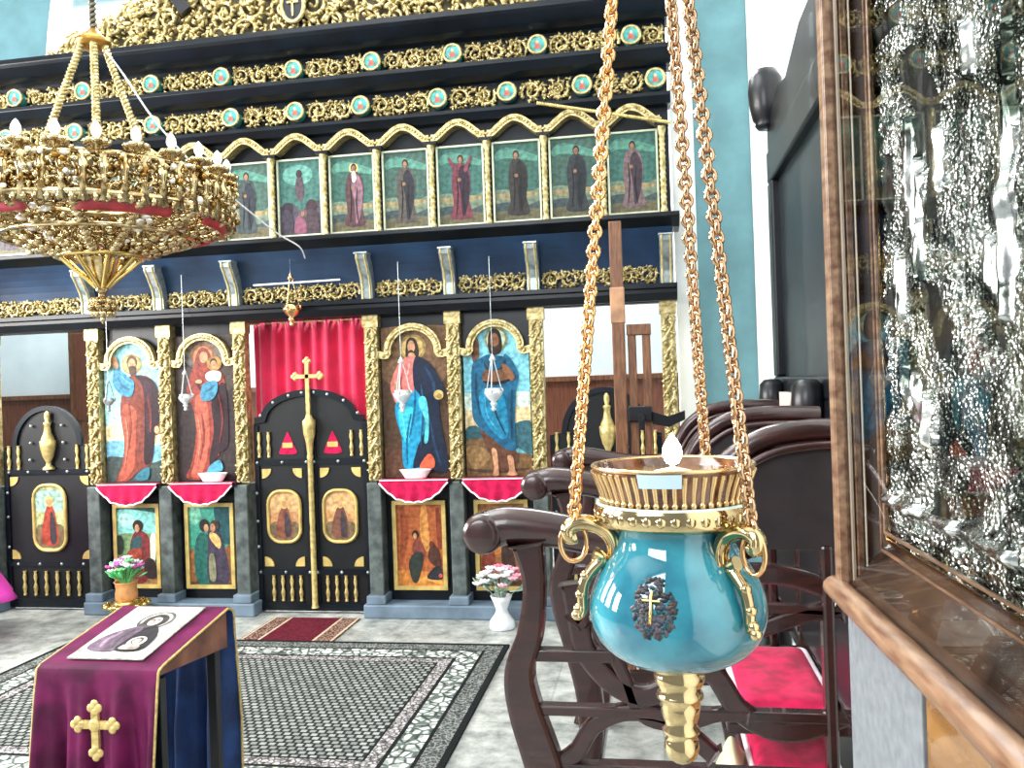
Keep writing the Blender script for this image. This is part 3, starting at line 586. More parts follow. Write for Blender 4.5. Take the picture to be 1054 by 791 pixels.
def deacon_door(xc, mirror, k, label):
    root = empty('side_door', (xc, YF+.07, .02), label, 'door', 'single arched side doors of the screen')
    W = .41
    out = [(-W, 0), (W, 0), (W, 1.32), (.3, 1.34)]+[(.3*math.cos(t), 1.34+.32*math.sin(t)) for t in [PI*i/18 for i in range(1, 18)]]+[(-.3, 1.34), (-W, 1.32)]
    mb = MB(); mb.prism(out, 0, .04, BLACKM); mb.build('door_panel', root, bev=.003)
    mb = MB(); ribbon(mb, [(.3*math.cos(t), 1.335+.31*math.sin(t)) for t in [PI*i/20 for i in range(21)]], .04, -.02, 0, BLACK)
    for z in (.36, 1.12): mb.box(-W, W, -.018, 0, z-.02, z+.02, BLACK)
    mb.box(-W, W, -.02, 0, 0, .07, BLACK)
    for x in (-W+.02, W-.02): mb.box(x-.02, x+.02, -.014, 0, 0, 1.3, BLACK)
    mb.build('rails', root)
    mb = MB()
    for x, z in [(-.36, 1.12), (-.18, 1.12), (0, 1.12), (.18, 1.12), (.36, 1.12), (-.15, 1.36), (.15, 1.36), (-.16, 1.22), (.16, 1.22), (-.14, 1.5), (.14, 1.5), (-.38, .5), (-.38, .75), (-.38, .95), (.38, .75), (-.3, .36), (-.1, .36), (.1, .36), (.3, .36)]: mb.ell((x, -.018, z), (.013, .011, .013), SILVER, 8, 5)
    mb.build('studs', root)
    oval_icon(root, .0, .74, .29, .54, -.006, k)
    mb = MB()
    for sx, sz, zz in ((1, -1, 1.08), (-1, -1, 1.08), (1, 1, .4), (-1, 1, .4)): quarter(mb, -sx*.36, zz, .075, sx, sz, 0)
    mb.build('corner_ornaments', root)
    part('urn_ornament', VASEM, root, (.02, -.03, 1.14))
    for i in range(6): part('baluster', BALM, root, (-.25+i*.1, -.012, .1))
    for x in (-.36, -.27, .36, .27): part('side_baluster', BALM, root, (x, -.012, 1.14))
deacon_door((PX[0]+PX[1])/2, 1, 2, 'black arched side door with gold urn and oval icon at left end of the screen')
deacon_door((PX[6]+PX[7])/2, -1, 3, 'black arched side door with gold urn, behind the stalls at right end of the screen')
# curtain
mb = MB()
def cf(u, v):
    x = CX-.5+u*1.0; a = .022*math.sin(u*2*PI*9+.4*math.sin(v*3))+.012*math.sin(u*2*PI*4.3+1)
    return (x, YF+.17+a, 1.2+v*1.085)
mb.grid(cf, 110, 10, CURT); o = mb.build('curtain', solid=.004); tag(o, 'crimson pleated curtain hanging behind the double doors', 'curtain')
mb = MB(); mb.tube([(CX-.53, YF+.17, 2.285), (CX+.53, YF+.17, 2.285)], .011, GOLDD, n=8); q = mb.build('rod'); q.parent = o
# cloths and bowls on the ledges
def cloth_piece(xc, w, label):
    root = empty('ledge_cloth', (xc, YF-.065, 1.037), label, 'cloth', 'scalloped crimson cloths under the saint icons')
    def prof(u):
        t = 2*u-1; return -.15*(1-abs(t)**2.4)-.018+.008*abs(math.sin(u*PI*8))
    mb = MB(); mb.grid(lambda u, v: ((u-.5)*w, -.006-.008*math.sin(u*2*PI*5)*v-.012*v, prof(u)*v), 64, 8, CRIM)
    mb.grid(lambda u, v: ((u-.5)*w, -.006+.09*v, .003), 20, 2, CRIM)
    mb.build('fabric', root, solid=.003)
    mb = MB(); mb.tube([((u-.5)*w, -.02-.008*math.sin(u*2*PI*5), prof(u)) for u in [i/64 for i in range(65)]], .007, LACE, n=6)
    mb.tube([(-w/2, -.012, .0), (w/2, -.012, .0)], .004, LACE, n=6)
    mb.build('lace_edge', root)
for i, (a, b) in enumerate(bays):
    cloth_piece((a+b)/2+(.0), (b-a)+.02, ['crimson scalloped cloth below the icon of the brown-robed saint', 'crimson scalloped cloth below the mother and child icon', 'crimson scalloped cloth below the icon of the man holding an orb', 'crimson scalloped cloth below the blue-cloaked bearded man icon, beside the stall armrest'][i])
for i, lb in ((1, 'white oval bowl on the ledge under the mother and child icon'), (2, 'white oval bowl on the ledge under the orb-holding man icon')):
    a, b = bays[i]; mb = MB(); mb.lathe([(.0, .0), (.08, .0), (.085, .006), (.122, .062), (.128, .066), (.122, .068), (.08, .012), (0, .01)], WHITEG, n=28, M=Matrix.Diagonal((1, .4, 1, 1)))
    o = mb.build('bowl', loc=((a+b)/2+(.07 if i == 1 else 0), YF-.01, 1.044)); tag(o, lb, 'bowl', 'bowls on the icon ledges')
# votive lamps
def votive(px, py, Y, zt, mt, label, sc=1.0):
    p = at(px, py, Y); root = empty('votive_lamp', p, label, 'oil lamp', 'small hanging oil lamps before the screen')
    mb = MB(); mb.lathe([(.0, -.085), (.012, -.08), (.016, -.07), (.008, -.06), (.018, -.048), (.02, -.04), (.012, -.03), (.035, -.012), (.05, .012), (.052, .025), (.042, .034), (.046, .045), (.04, .045), (.03, .02), (0, .0)], mt, n=18, M=Matrix.Scale(sc, 4)); mb.build('cup', root)
    mb = MB()
    for k in range(3):
        a = k*2*PI/3+.5; mb.tube([(.05*sc*math.cos(a), .05*sc*math.sin(a), .03*sc), (.012*math.cos(a), .012*math.sin(a), .2*sc)], .0035, mt, n=5)
        mb.ell((.052*sc*math.cos(a), .052*sc*math.sin(a), .032*sc), (.012, .012, .018), mt, 6, 4)
    mb.lathe([(0, .195), (.02, .2), (.014, .215), (0, .24)], mt, n=10, M=Matrix.Scale(sc, 4)); mb.build('chains', root)
    mb = MB(); mb.tube([(0, 0, .23*sc), (0, 0, zt-p.z), (0, .12, zt-p.z+.01)], .0028, SILVER, n=5); mb.build('hanging_wire', root)
votive(112, 415, YF-.16, 2.66, SILVER, 'small silver hanging lamp before the icon of the brown-robed saint', .8)
VS = mat('pale_silver_lamp', '#d9e0e6', rough=.25, metal=.35, var=.1)
votive(191, 412, YF-.16, 2.66, VS, 'small silver hanging lamp before the mother and child icon')
votive(414, 410, YF-.16, 2.66, VS, 'small silver hanging lamp before the man holding an orb', 1.3)
votive(508, 408, YF-.16, 2.66, VS, 'small silver hanging lamp before the blue-cloaked bearded man', 1.3)
votive(300, 322, YF-.2, 2.72, GOLDR, 'small gold hanging lamp at the top of the red curtain', 1.25)

# ================================================================== CHANDELIER
CH = Vector((-3.06, 4.3, 0))
ch = empty('chandelier', (CH.x, CH.y, 2.2), 'large gilded ring chandelier with white candle bulbs hanging at upper left', 'chandelier')
def chp(name, mb, **k): 
    o = mb.build(name, **k); o.parent = ch; o.location = (0, 0, -2.2); return o
def wrap(mbsrc, R):   # bend xz relief round a cylinder of radius R facing outwards
    for i, (x, y, z) in enumerate(mbsrc.v):
        a = x/R; r = R-y; mbsrc.v[i] = (r*math.cos(a), r*math.sin(a), z)
RR = .69
GLINT = mat('pale_glint', '#eceae4', rough=.08, metal=.3, var=.06); GOLDA = mat('amber_gilt', '#8e6a30', rough=.22, metal=.9, var=.2, scale=30)  # pale lumps are coloured to stand in for glints on the gilding
rnd = random.Random(21)
mb = MB(); frieze(mb, 0, 2*PI*RR, 2.76, 2.94, 0, GOLDC, .05); wrap(mb, RR); chp('filigree_band', mb)
mb = MB()
for i in range(48):
    a = 2*PI*i/48
    mb.lathe([(.0, 2.755), (.022, 2.76), (.03, 2.7), (.018, 2.82), (.026, 2.855), (.034, 2.88), (.02, 2.91), (.028, 2.94), (0, 2.95)], GOLDC, n=8, c=((RR+.02)*math.cos(a), (RR+.02)*math.sin(a), 0))
for i in range(520):
    a = rnd.uniform(0, 2*PI); r = RR+rnd.uniform(-.05, .065); z = rnd.uniform(2.75, 2.95)
    mb.ell((r*math.cos(a), r*math.sin(a), z), (rnd.uniform(.012, .026), rnd.uniform(.012, .026), rnd.uniform(.01, .022)), (GOLDC, GLINT, GOLDA, GOLDC, GOLDA)[i % 5], 6, 4)
chp('cast_ornaments', mb)
mb = MB()
mb.tube([(RR*math.cos(a), RR*math.sin(a), 2.95) for a in [2*PI*i/64 for i in range(64)]], .018, GOLDC, n=8, closed=True)
mb.tube([((RR+.02)*math.cos(a), (RR+.02)*math.sin(a), 2.745) for a in [2*PI*i/64 for i in range(64)]], .022, GOLDC, n=8, closed=True)
mb.tube([((.36)*math.cos(a), (.36)*math.sin(a), 2.85) for a in [2*PI*i/48 for i in range(48)]], .018, GOLDC, n=8, closed=True)
for i in range(84):
    a = 2*PI*i/84; mb.ell(((RR+.03)*math.cos(a), (RR+.03)*math.sin(a), 2.72), (.018, .018, .024), GOLDC, 6, 4)
for i in range(12):
    a = 2*PI*i/12; mb.tube([(r*math.cos(a), r*math.sin(a), 2.83+.05*math.sin((r-.36)*9)) for r in [.36+.33*t/6 for t in range(7)]], .012, GOLDC, n=6)
chp('ring_frame', mb)
mb = MB(); frieze(mb, 0, 2*PI*.45, 2.73, 2.8, 0, GOLDC, .045); wrap(mb, .45); chp('inner_filigree', mb)
REDM = mat('red_enamel', '#a8343c', rough=.35, var=.2)
for i in range(6):
    a0 = math.radians(i*60-4); a1 = math.radians(i*60+36)
    mb = MB(); mb.grid(lambda u, v: ((.70-.05*v)*math.cos(a0+(a1-a0)*u), (.70-.05*v)*math.sin(a0+(a1-a0)*u), 2.735-.065*v), 14, 2, REDM); q = chp('red_plate', mb, solid=.012)
    m2 = MB(); m2.tube([(.70*math.cos(a0+(a1-a0)*u), .70*math.sin(a0+(a1-a0)*u), 2.722) for u in [k/14 for k in range(15)]], .007, GOLDC, n=6); m2.build('gold_line', q)
mb = MB()
for i in range(14):
    a = 2*PI*(i+.5)/14
    path = catmull([(.69, 2.73), (.6, 2.69), (.45, 2.64), (.32, 2.585), (.2, 2.55)], 5, False)
    mb.tube([(r*math.cos(a), r*math.sin(a), z) for r, z in path], .014, GOLDC, n=6)
    for r, z in path[::2]:
        mb.ell((r*math.cos(a), r*math.sin(a), z-.012), (.035, .035, .024), GOLDC, 7, 4, Matrix.Rotation(a, 3, 'Z'))
for i in range(260):
    a = rnd.uniform(0, 2*PI); t = rnd.random(); r = .22+.44*t
    mb.ell((r*math.cos(a), r*math.sin(a), 2.565+.15*t+rnd.uniform(-.012, .03)), (rnd.uniform(.015, .034), rnd.uniform(.015, .03), rnd.uniform(.01, .02)), (GOLDC, GOLDA, GOLDC, GLINT)[i % 4], 6, 4)
mb.tube([(.5*math.cos(2*PI*i/40), .5*math.sin(2*PI*i/40), 2.63) for i in range(40)], .014, GOLDC, n=6, closed=True)
chp('lower_arms', mb)
mb = MB(); frieze(mb, 0, 2*PI*.22, 2.53, 2.72, 0, GOLDC, .04); wrap(mb, .22)
mb.tube([(.22*math.cos(2*PI*i/32), .22*math.sin(2*PI*i/32), 2.53) for i in range(32)], .016, GOLDB, n=6, closed=True); chp('inner_basket', mb)
mb = MB()
for i in range(8):
    a = 2*PI*i/8; mb.tube([(r*math.cos(a), r*math.sin(a), z) for r, z in catmull([(.21, 2.53), (.15, 2.47), (.08, 2.41), (.03, 2.36)], 4, False)], .015, GOLDB, n=6)
mb.lathe([(.11, 2.52), (.08, 2.45), (.045, 2.39), (.028, 2.36), (.035, 2.345), (.02, 2.33), (.018, 2.3), (.04, 2.29)], GOLDC, n=20)
chp('pendant_cone', mb)
mb = MB(); mb.ell((0, 0, 2.245), (.06, .06, .06), GOLDC, 16, 10)
for i in range(10):
    for dz, q in ((0, .066), (.035, .05), (-.035, .05)):
        a = 2*PI*i/10+dz*9; mb.ell((q*math.cos(a), q*math.sin(a), 2.245+dz), (.022, .022, .022), GOLDC, 7, 5)
mb.ell((0, 0, 2.18), (.015, .015, .03), GOLDC, 8, 6); chp('pendant_ball', mb)
cand = MB(); cand.lathe([(.0, -.03), (.018, -.03), (.02, -.01), (.05, .0), (.062, .018), (.045, .014), (.018, .01)], GOLDC, n=14)
for i in range(8):
    a = 2*PI*i/8; cand.ell((.05*math.cos(a), .05*math.sin(a), .008), (.02, .02, .016), GOLDC, 6, 4)
candm = cand.mesh('drip_pan')
tub = MB(); tub.lathe([(.017, .008), (.017, .035), (.012, .038)], mat('white_candle_sleeve', '#f2f0ea', rough=.5, var=.04), n=12); tubm = tub.mesh('candle_sleeve')
blb = MB(); blb.lathe([(.012, .036), (.02, .046), (.0255, .062), (.0225, .084), (.012, .104), (.003, .114), (0, .116)], emis('frosted_bulb', '#f4f8ff', .35), n=12); blbm = blb.mesh('bulb')
arm = MB(); arm.tube(catmull([(-.06, 0, -.02), (-.03, 0, -.05), (.02, 0, -.05), (0, 0, -.02)], 4, False), .01, GOLDC, n=6); armm = arm.mesh('candle_arm')
for i in range(24):
    a = 2*PI*(i+.35)/24; r = RR+.01
    q = part('candle_arm', armm, ch, (r*math.cos(a), r*math.sin(a), 2.985-2.2), a)
    part('drip_pan', candm, q); part('candle_sleeve', tubm, q); part('bulb', blbm, q)
def twisted(mb, p0, p1, r, mt, turns, off):
    p0 = Vector(p0); p1 = Vector(p1); d = (p1-p0).normalized(); u = d.cross(Vector((.2, .9, .1))).normalized(); w = d.cross(u)
    for ph in (0, PI):
        N = turns*8
        mb.tube([p0+(p1-p0)*(i/N)+u*(off*math.cos(2*PI*i/8+ph))+w*(off*math.sin(2*PI*i/8+ph)) for i in range(N+1)], r, mt, n=5)
for a, rr_ in ((234, .37), (306, .36), (6, .36), (126, .36)):
    ar = math.radians(a); mb = MB(); twisted(mb, (.06*math.cos(ar), .06*math.sin(ar), 3.74), (rr_*math.cos(ar), rr_*math.sin(ar), 2.85), .012, GOLD, 20, .011); chp('chain', mb)
mb = MB(); mb.lathe([(0, 3.71), (.05, 3.71), (.09, 3.74), (.095, 3.76), (.05, 3.79), (.02, 3.83), (0, 3.84)], mat('bronze_hub', '#a07838', rough=.35, metal=.8, var=.2), n=20); chp('hub', mb)
mb = MB(); twisted(mb, (0, 0, 3.82), (0, 0, 6.6), .012, mat('dark_chain', '#6a6458', rough=.4, metal=.7), 46, .011); chp('hanging_chain', mb)
# white cable from the chandelier to the screen
mb = MB(); pts = [at(108, 52, 4.28), at(128, 78, 4.35), at(160, 125, 4.5), at(205, 175, 4.8), at(246, 209, 5.2), at(285, 240, 5.6), at(308, 254, 5.8), at(314, 266, 5.97)]
mb.tube(catmull([tuple(p) for p in pts], 6, False), .0055, WHITEG, n=6); o = mb.build('cable'); tag(o, 'thin white cable running from the chandelier hub to the navy cove of the screen', 'cable')
mb = MB(); p, q = at(553, 106, 5.98), at(690, 126, 5.98); twisted(mb, p, q, .008, GOLDD, 26, .006); o = mb.build('rope'); tag(o, 'thin twisted gold rope strung across the arches at upper right of screen', 'rope')
mb = MB(); p, q = at(261, 294, 6.05), at(350, 288, 6.05); mb.tube([p, q], .008, WHITEG, n=8); o = mb.build('rod'); tag(o, 'thin white rod lying on the carved frieze above the red curtain', 'rod')

p = at(86, 440, 8.3); q = at(115, 440, 8.3)
cb = empty('cupboard', ((p.x+q.x)/2+.15, 8.35, 0), 'tall brown wooden cupboard behind the screen, seen through the left side doorway', 'cupboard')
hw = .48
mb = MB(); mb.box(-hw, hw, -.05, .3, 0, 2.62, WAINS); mb.build('carcass', cb, bev=.01)
for sx in (-1, 1):
    mb = MB(); mb.box(min(sx*.01, sx*(hw-.03)), max(sx*.01, sx*(hw-.03)), -.075, -.05, .1, 2.55, WOODM); mb.box(min(sx*.08, sx*(hw-.1)), max(sx*.08, sx*(hw-.1)), -.085, -.07, 1.5, 2.45, WAINS); q_ = mb.build('door', cb, bev=.004)
    m2 = MB(); m2.ell((sx*.05, -.095, 1.9), (.014, .02, .05), WOODD, 8, 6); m2.build('handle', q_)
# ================================================================== RUGS
def rug_mat():
    m = bpy.data.materials.new('grey_patterned_rug'); m.use_nodes = True; nt = m.node_tree; b = nt.nodes['Principled BSDF']; b.inputs['Roughness'].default_value = .95; b.inputs['Specular IOR Level'].default_value = .1
    tc = nt.nodes.new('ShaderNodeTexCoord'); mp = nt.nodes.new('ShaderNodeMapping'); mp.inputs['Scale'].default_value = (10.5, 12.5, 1)
    nt.links.new(tc.outputs['Object'], mp.inputs['Vector'])
    ck = nt.nodes.new('ShaderNodeTexBrick'); ck.inputs['Scale'].default_value = 1; ck.inputs['Brick Width'].default_value = .5; ck.inputs['Row Height'].default_value = .5; ck.inputs['Mortar Size'].default_value = .085; ck.offset = .5
    ck.inputs['Color1'].default_value = lin('#a2a5a1'); ck.inputs['Color2'].default_value = lin('#787e7a'); ck.inputs['Mortar'].default_value = lin('#2b2d2e')
    nt.links.new(mp.outputs['Vector'], ck.inputs['Vector'])
    n = nt.nodes.new('ShaderNodeTexNoise'); n.inputs['Scale'].default_value = 160; nt.links.new(tc.outputs['Object'], n.inputs['Vector'])
    mx = nt.nodes.new('ShaderNodeMixRGB'); mx.blend_type = 'OVERLAY'; mx.inputs['Fac'].default_value = .5
    nt.links.new(ck.outputs['Color'], mx.inputs['Color1']); nt.links.new(n.outputs['Fac'], mx.inputs['Color2']); nt.links.new(mx.outputs['Color'], b.inputs['Base Color']); return m
def floral(name, c1, c2, sc):
    m = bpy.data.materials.new(name); m.use_nodes = True; nt = m.node_tree; b = nt.nodes['Principled BSDF']; b.inputs['Roughness'].default_value = .95; b.inputs['Specular IOR Level'].default_value = .1
    tc = nt.nodes.new('ShaderNodeTexCoord'); v = nt.nodes.new('ShaderNodeTexVoronoi'); v.inputs['Scale'].default_value = sc; v.feature = 'DISTANCE_TO_EDGE'
    n = nt.nodes.new('ShaderNodeTexNoise'); n.inputs['Scale'].default_value = sc*1.2; n.inputs['Detail'].default_value = 3
    r = nt.nodes.new('ShaderNodeValToRGB'); r.color_ramp.elements[0].color = lin(c1); r.color_ramp.elements[1].color = lin(c2); r.color_ramp.elements[0].position = .06; r.color_ramp.elements[1].position = .16
    r2 = nt.nodes.new('ShaderNodeValToRGB'); r2.color_ramp.elements[0].color = (.4, .42, .4, 1); r2.color_ramp.elements[1].color = (1, 1, 1, 1); r2.color_ramp.elements[0].position = .42; r2.color_ramp.elements[1].position = .5
    nt.links.new(tc.outputs['Object'], v.inputs['Vector']); nt.links.new(tc.outputs['Object'], n.inputs['Vector']); nt.links.new(v.outputs['Distance'], r.inputs['Fac']); nt.links.new(n.outputs['Fac'], r2.inputs['Fac'])
    mx = nt.nodes.new('ShaderNodeMixRGB'); mx.blend_type = 'MULTIPLY'; mx.inputs['Fac'].default_value = 1
    nt.links.new(r.outputs['Color'], mx.inputs['Color1']); nt.links.new(r2.outputs['Color'], mx.inputs['Color2']); nt.links.new(mx.outputs['Color'], b.inputs['Base Color']); return m
RX0, RX1, RY0, RY1 = -4.13, -.985, 3.3, 5.43
rug = empty('rug', ((RX0+RX1)/2, (RY0+RY1)/2, 0), 'large grey patterned rug with black lines and pale floral border on the stone floor', 'rug')
def rugring(name, d0, d1, z, mt):
    mb = MB(); a = (RX1-RX0)/2; b = (RY1-RY0)/2
    for x0, x1, y0, y1 in ((-a+d0, a-d0, -b+d0, -b+d1), (-a+d0, a-d0, b-d1, b-d0), (-a+d0, -a+d1, -b+d1, b-d1), (a-d1, a-d0, -b+d1, b-d1)): mb.box(x0, x1, y0, y1, 0, z, mt)
    return mb.build(name, rug)
blk = mat('black_rug_line', '#1e2021', rough=.95, var=.2, scale=60, spec=.1)
rugring('outer_edge', 0, .035, .012, blk); rugring('outer_band', .035, .135, .012, floral('rug_dark_band', '#8a8d8a', '#4c5050', 40)); rugring('border_line', .135, .155, .0122, blk)
rugring('floral_border', .155, .29, .012, floral('rug_floral', '#5b6460', '#d9dfda', 16)); rugring('border_line', .29, .312, .0122, blk); rugring('inner_band', .312, .385, .012, floral('rug_inner', '#5d5a5c', '#b7b2b2', 34)); rugring('border_line', .385, .398, .0122, blk)
mb = MB(); a = (RX1-RX0)/2-.398; b = (RY1-RY0)/2-.398; mb.box(-a, a, -b, b, 0, .012, rug_mat()); mb.build('field', rug)
run = empty('runner', (-2.565, 5.72, 0), 'narrow maroon runner with patterned side bands in front of the double doors', 'runner')
mb = MB(); mb.box(-.2, .2, -.275, .28, 0, .009, mat('maroon_pile', '#5e1e2c', rough=.95, var=.25, scale=40, spec=.1)); mb.build('field', run)
for s in (-1, 1):
    mb = MB(); mb.box(min(s*.2, s*.345), max(s*.2, s*.345), -.275, .28, 0, .009, floral('runner_band', '#5a2530', '#a08a78', 45)); mb.box(s*.2-.008, s*.2+.008, -.275, .28, 0, .0095, mat('cream_line', '#c9b49a', rough=.95)); mb.box(s*.33-.008, s*.33+.008, -.275, .28, 0, .0095, mat('cream_line', '#c9b49a')); mb.build('side_band', run)

# ================================================================== LECTERN with cloth and print
LX0, LX1, LY0, LY1, LZ0, LZ1 = -2.275, -1.785, 2.76, 3.27, .742, .825
lc = empty('lectern', ((LX0+LX1)/2, (LY0+LY1)/2, 0), 'small wooden lectern with wedge top under the purple cloth', 'lectern')
def lloc(mb, name, bev=0): 
    o = mb.build(name, lc, bev=bev); o.location = (-(LX0+LX1)/2, -(LY0+LY1)/2, 0); return o
BRW = mat('lectern_wood', '#8a5a48', rough=.5, var=.25, scale=10, col2='#5c3428')
mb = MB(); mb.prismx([(LY0+.01, LZ0-.025), (LY1-.01, LZ0-.075), (LY1-.01, LZ1-.012), (LY0+.01, LZ0-.01)], LX0+.015, LX1-.012, BRW); lloc(mb, 'wedge_top', .004)
for x in (LX0+.05, LX1-.05):
    for y in (LY0+.06, LY1-.06):
        mb = MB(); mb.box(x-.02, x+.02, y-.02, y+.02, 0, LZ0-.05, WOODD); lloc(mb, 'leg', .003)
cl = empty('altar_cloth', ((LX0+LX1)/2, (LY0+LY1)/2, LZ1), 'purple cloth with gold cross draped over the lectern at lower left', 'cloth')
def clp(mb, name, **k):
    o = mb.build(name, cl, **k); o.location = (-(LX0+LX1)/2, -(LY0+LY1)/2, -LZ1); return o
prof = [(LY0-.03, .06), (LY0-.028, .3), (LY0-.022, .55), (LY0-.016, .7), (LY0-.008, LZ0), (LY0+.012, LZ0+.006), ((LY0+LY1)/2, (LZ0+LZ1)/2+.006), (LY1-.01, LZ1+.004), (LY1+.02, LZ1-.012), (LY1+.03, LZ1-.06), (LY1+.03, .55), (LY1+.02, .3), (LY1+.015, .1)]
P2 = catmull(prof[:5], 8, False)+catmull(prof[5:8], 5, False)+catmull(prof[8:], 8, False)
N2 = len(P2)-1
def clf(off):
    def f(u, v):
        k = v*N2; i = min(N2-1, int(k)); t = k-i; y = P2[i][0]*(1-t)+P2[i+1][0]*t; z = P2[i][1]*(1-t)+P2[i+1][1]*t
        hang = max(0, (LZ0-.03-z)/.6) if y < LY0 or y > LY1 else 0
        y += -(.042*math.sin(u*2*PI*3.2+.7)+.018*math.sin(u*2*PI*7.3+1))*min(1, hang*1.6)*(1 if y < LY0 else -1)
        if y < (LY0+LY1)/2: y -= off
        else: y += off
        z2 = z+(off if LY0 < y < LY1 else 0)
        return (LX0+(LX1-LX0)*u, y, z2)
    return f
mb = MB(); mb.grid(clf(.004), 60, N2, PURP); clp(mb, 'purple_face', solid=.003)
mb = MB(); mb.grid(clf(-.002), 60, N2, LINING); clp(mb, 'blue_lining', solid=.002)
f0 = clf(.002)
TRIM = mat('gold_braid', '#c9b070', rough=.45, metal=.4, var=.2, scale=60)
for u in (0, 1):
    mb = MB(); mb.tube([f0(u, i/80) for i in range(81)], .0055, TRIM, n=6); clp(mb, 'gold_braid', )
mb = MB(); mb.tube([f0(i/60, 0) for i in range(61)], .008, TRIM, n=6); clp(mb, 'gold_braid')
# gold cross appliqué on the hanging front
mb = MB(); cc = at(102, 750, LY0-.06); cxx, czz = cc.x, cc.z
def cpoly(mbx, s, y):
    for q in ([(-.017, -.1), (.017, -.1), (.017, .1), (-.017, .1)], [(-.085, -.012+.02), (.085, -.012+.02), (.085, .042), (-.085, .042)]): mbx.prism([(cxx+a*s, czz+b*s) for a, b in q], y, y+.012, TRIM)
    for x, z in ((0, .1), (0, -.1), (-.085, .025), (.085, .025)):
        for dx, dz in ((0, .018), (-.018, 0), (.018, 0), (0, -.018)): mbx.ell((cxx+(x+dx)*s, y+.004, czz+(z+dz)*s), (.02*s, .008, .02*s), TRIM, 10, 5)
    mbx.ell((cxx, y, czz+.025*s), (.03*s, .01, .03*s), TRIM, 12, 6)
cpoly(mb, .8, LY0-.085); clp(mb, 'gold_cross')
# print on top
pr = empty('printed_icon', ((LX0+LX1)/2, (LY0+LY1)/2, (LZ0+LZ1)/2+.016), 'black and white printed bust with halo lying on the purple lectern cloth', 'print')
tilt = math.atan2(LZ1-LZ0, LY1-LY0)
# local: x right, "z" of the drawing -> +y on the sloped top
Mp = Matrix.Rotation(tilt, 4, 'X') @ Matrix(((1, 0, 0, 0), (0, 0, 1, 0), (0, -1, 0, 0), (0, 0, 0, 1)))
w, h = .155, .225
mb = MB(); mb.prism([(-w, -h), (w, -h), (w, h), (-w, h)], -.004, .0, paint('#c3c4b6'), M=Mp)
k = [0]
def lay(c, poly): k[0] += 1; mb.face([(x, z) for x, z in poly], -.004-.0004*k[0], paint(c), M=Mp)
lay('#b3b4a6', [(-w, -h), (-w+.02, -h), (-w+.02, h), (-w, h)]); lay('#b3b4a6', [(w-.02, -h), (w, -h), (w, h), (w-.02, h)]); lay('#bcbdae', [(-w, -h), (w, -h), (w, -h+.02), (-w, -h+.02)])
lay('#e0e0d6', [(-w+.03, -h+.03), (w-.03, -h+.03), (w-.03, h-.02), (-w+.03, h-.02)])
lay('#5c5a58', circ(.015, .09, .074, .082)); lay('#a8a49c', circ(.015, .09, .062, .07)); lay('#3a3638', circ(.015, .085, .05, .058)); lay('#cfc6bc', circ(.014, .08, .026, .038)); lay('#3a3638', st(.007, (-.006, .09), (.004, .093), (.011, .09))); lay('#3a3638', st(.007, (.018, .09), (.025, .093), (.034, .09))); lay('#8c8078', st(.007, (.014, .088), (.013, .074), (.018, .068))); lay('#6a5a58', st(.007, (.006, .056), (.014, .058), (.022, .056))); lay('#4a4446', sm((-.03, .06), (-.01, .045), (.03, .04), (.05, .06), (.04, .03), (.0, .02), (-.03, .03)))
lay('#6a5868', sm((-.01, .03), (-.08, -.01), (-.12, -.08), (-.115, -.165), (.0, -.17), (.02, -.05))); lay('#2c2a30', sm((.04, .04), (.08, .0), (.11, -.08), (.1, -.165), (-.0, -.168), (.0, -.06), (.01, .0)))
lay('#8f7a8c', st(.02, (-.06, -.02), (-.08, -.09), (-.07, -.15))); lay('#504a52', st(.014, (-.02, .0), (-.04, -.08), (-.02, -.15))); lay('#c9c0b4', circ(.05, -.1, .036, .042)); lay('#4a4444', circ(.05, -.095, .022, .028)); lay('#d8d0c8', circ(.05, -.1, .015, .02)); lay('#a79a94', sm((.02, -.13), (.08, -.13), (.085, -.165), (.015, -.165)))
mb.build('paper', pr)
# magenta cloth at the left edge
st_ = empty('draped_table', (-5.2, 5.25, 0), 'magenta cloth spread over a stand at the left edge beside the side door', 'cloth')
mb = MB()
def mg(u, v):
    a = 2*PI*u; R = .17+.42*v**1.3; fo = 1+.06*v*math.sin(a*7)
    return (R*fo*math.cos(a), R*fo*math.sin(a)*.8, 1.12-.82*v)
mb.grid(mg, 84, 14, MAGE, flip=False); mb.lathe([(0, 1.12), (.17, 1.12)], MAGE, n=84, M=Matrix.Diagonal((1, .8, 1, 1))); mb.build('cloth_drape', st_, solid=.004)
mb = MB(); mb.lathe([(.12, 0), (.12, .03), (.03, .06), (.03, 1.05), (.15, 1.07), (.15, 1.11)], WOODD, n=16); mb.build('stand', st_)

# ================================================================== FLOWER POTS
p = at(131, 633, 5.83); p.z = 0
PZ = .035
pot = empty('flower_pot', (p.x, p.y, 0), 'gilt terracotta pot on a gold dish, standing before the small picture behind the lectern', 'pot', 'flower vessels on the floor')
mb = MB(); mb.lathe([(.10, 0), (.105, .015), (.075, .035)]+[(r, z+PZ) for r, z in [(.07, .03), (.075, .05), (.12, .075), (.15, .105), (.155, .12), (.14, .125), (.12, .11), (.11, .135), (.08, .15), (0, .15)]], GOLDB, n=28)
for i in range(14):
    a = 2*PI*i/14; mb.ell((.148*math.cos(a), .148*math.sin(a), .112+PZ), (.03, .03, .017), GOLDB, 7, 4)
mb.build('dish', pot)
mb = MB(); mb.lathe([(r, z+PZ) for r, z in [(.07, .14), (.08, .15), (.082, .19), (.074, .24), (.082, .275), (.092, .285), (.08, .285), (.066, .25), (0, .24)]], TERRA, n=24); mb.build('pot_body', pot)
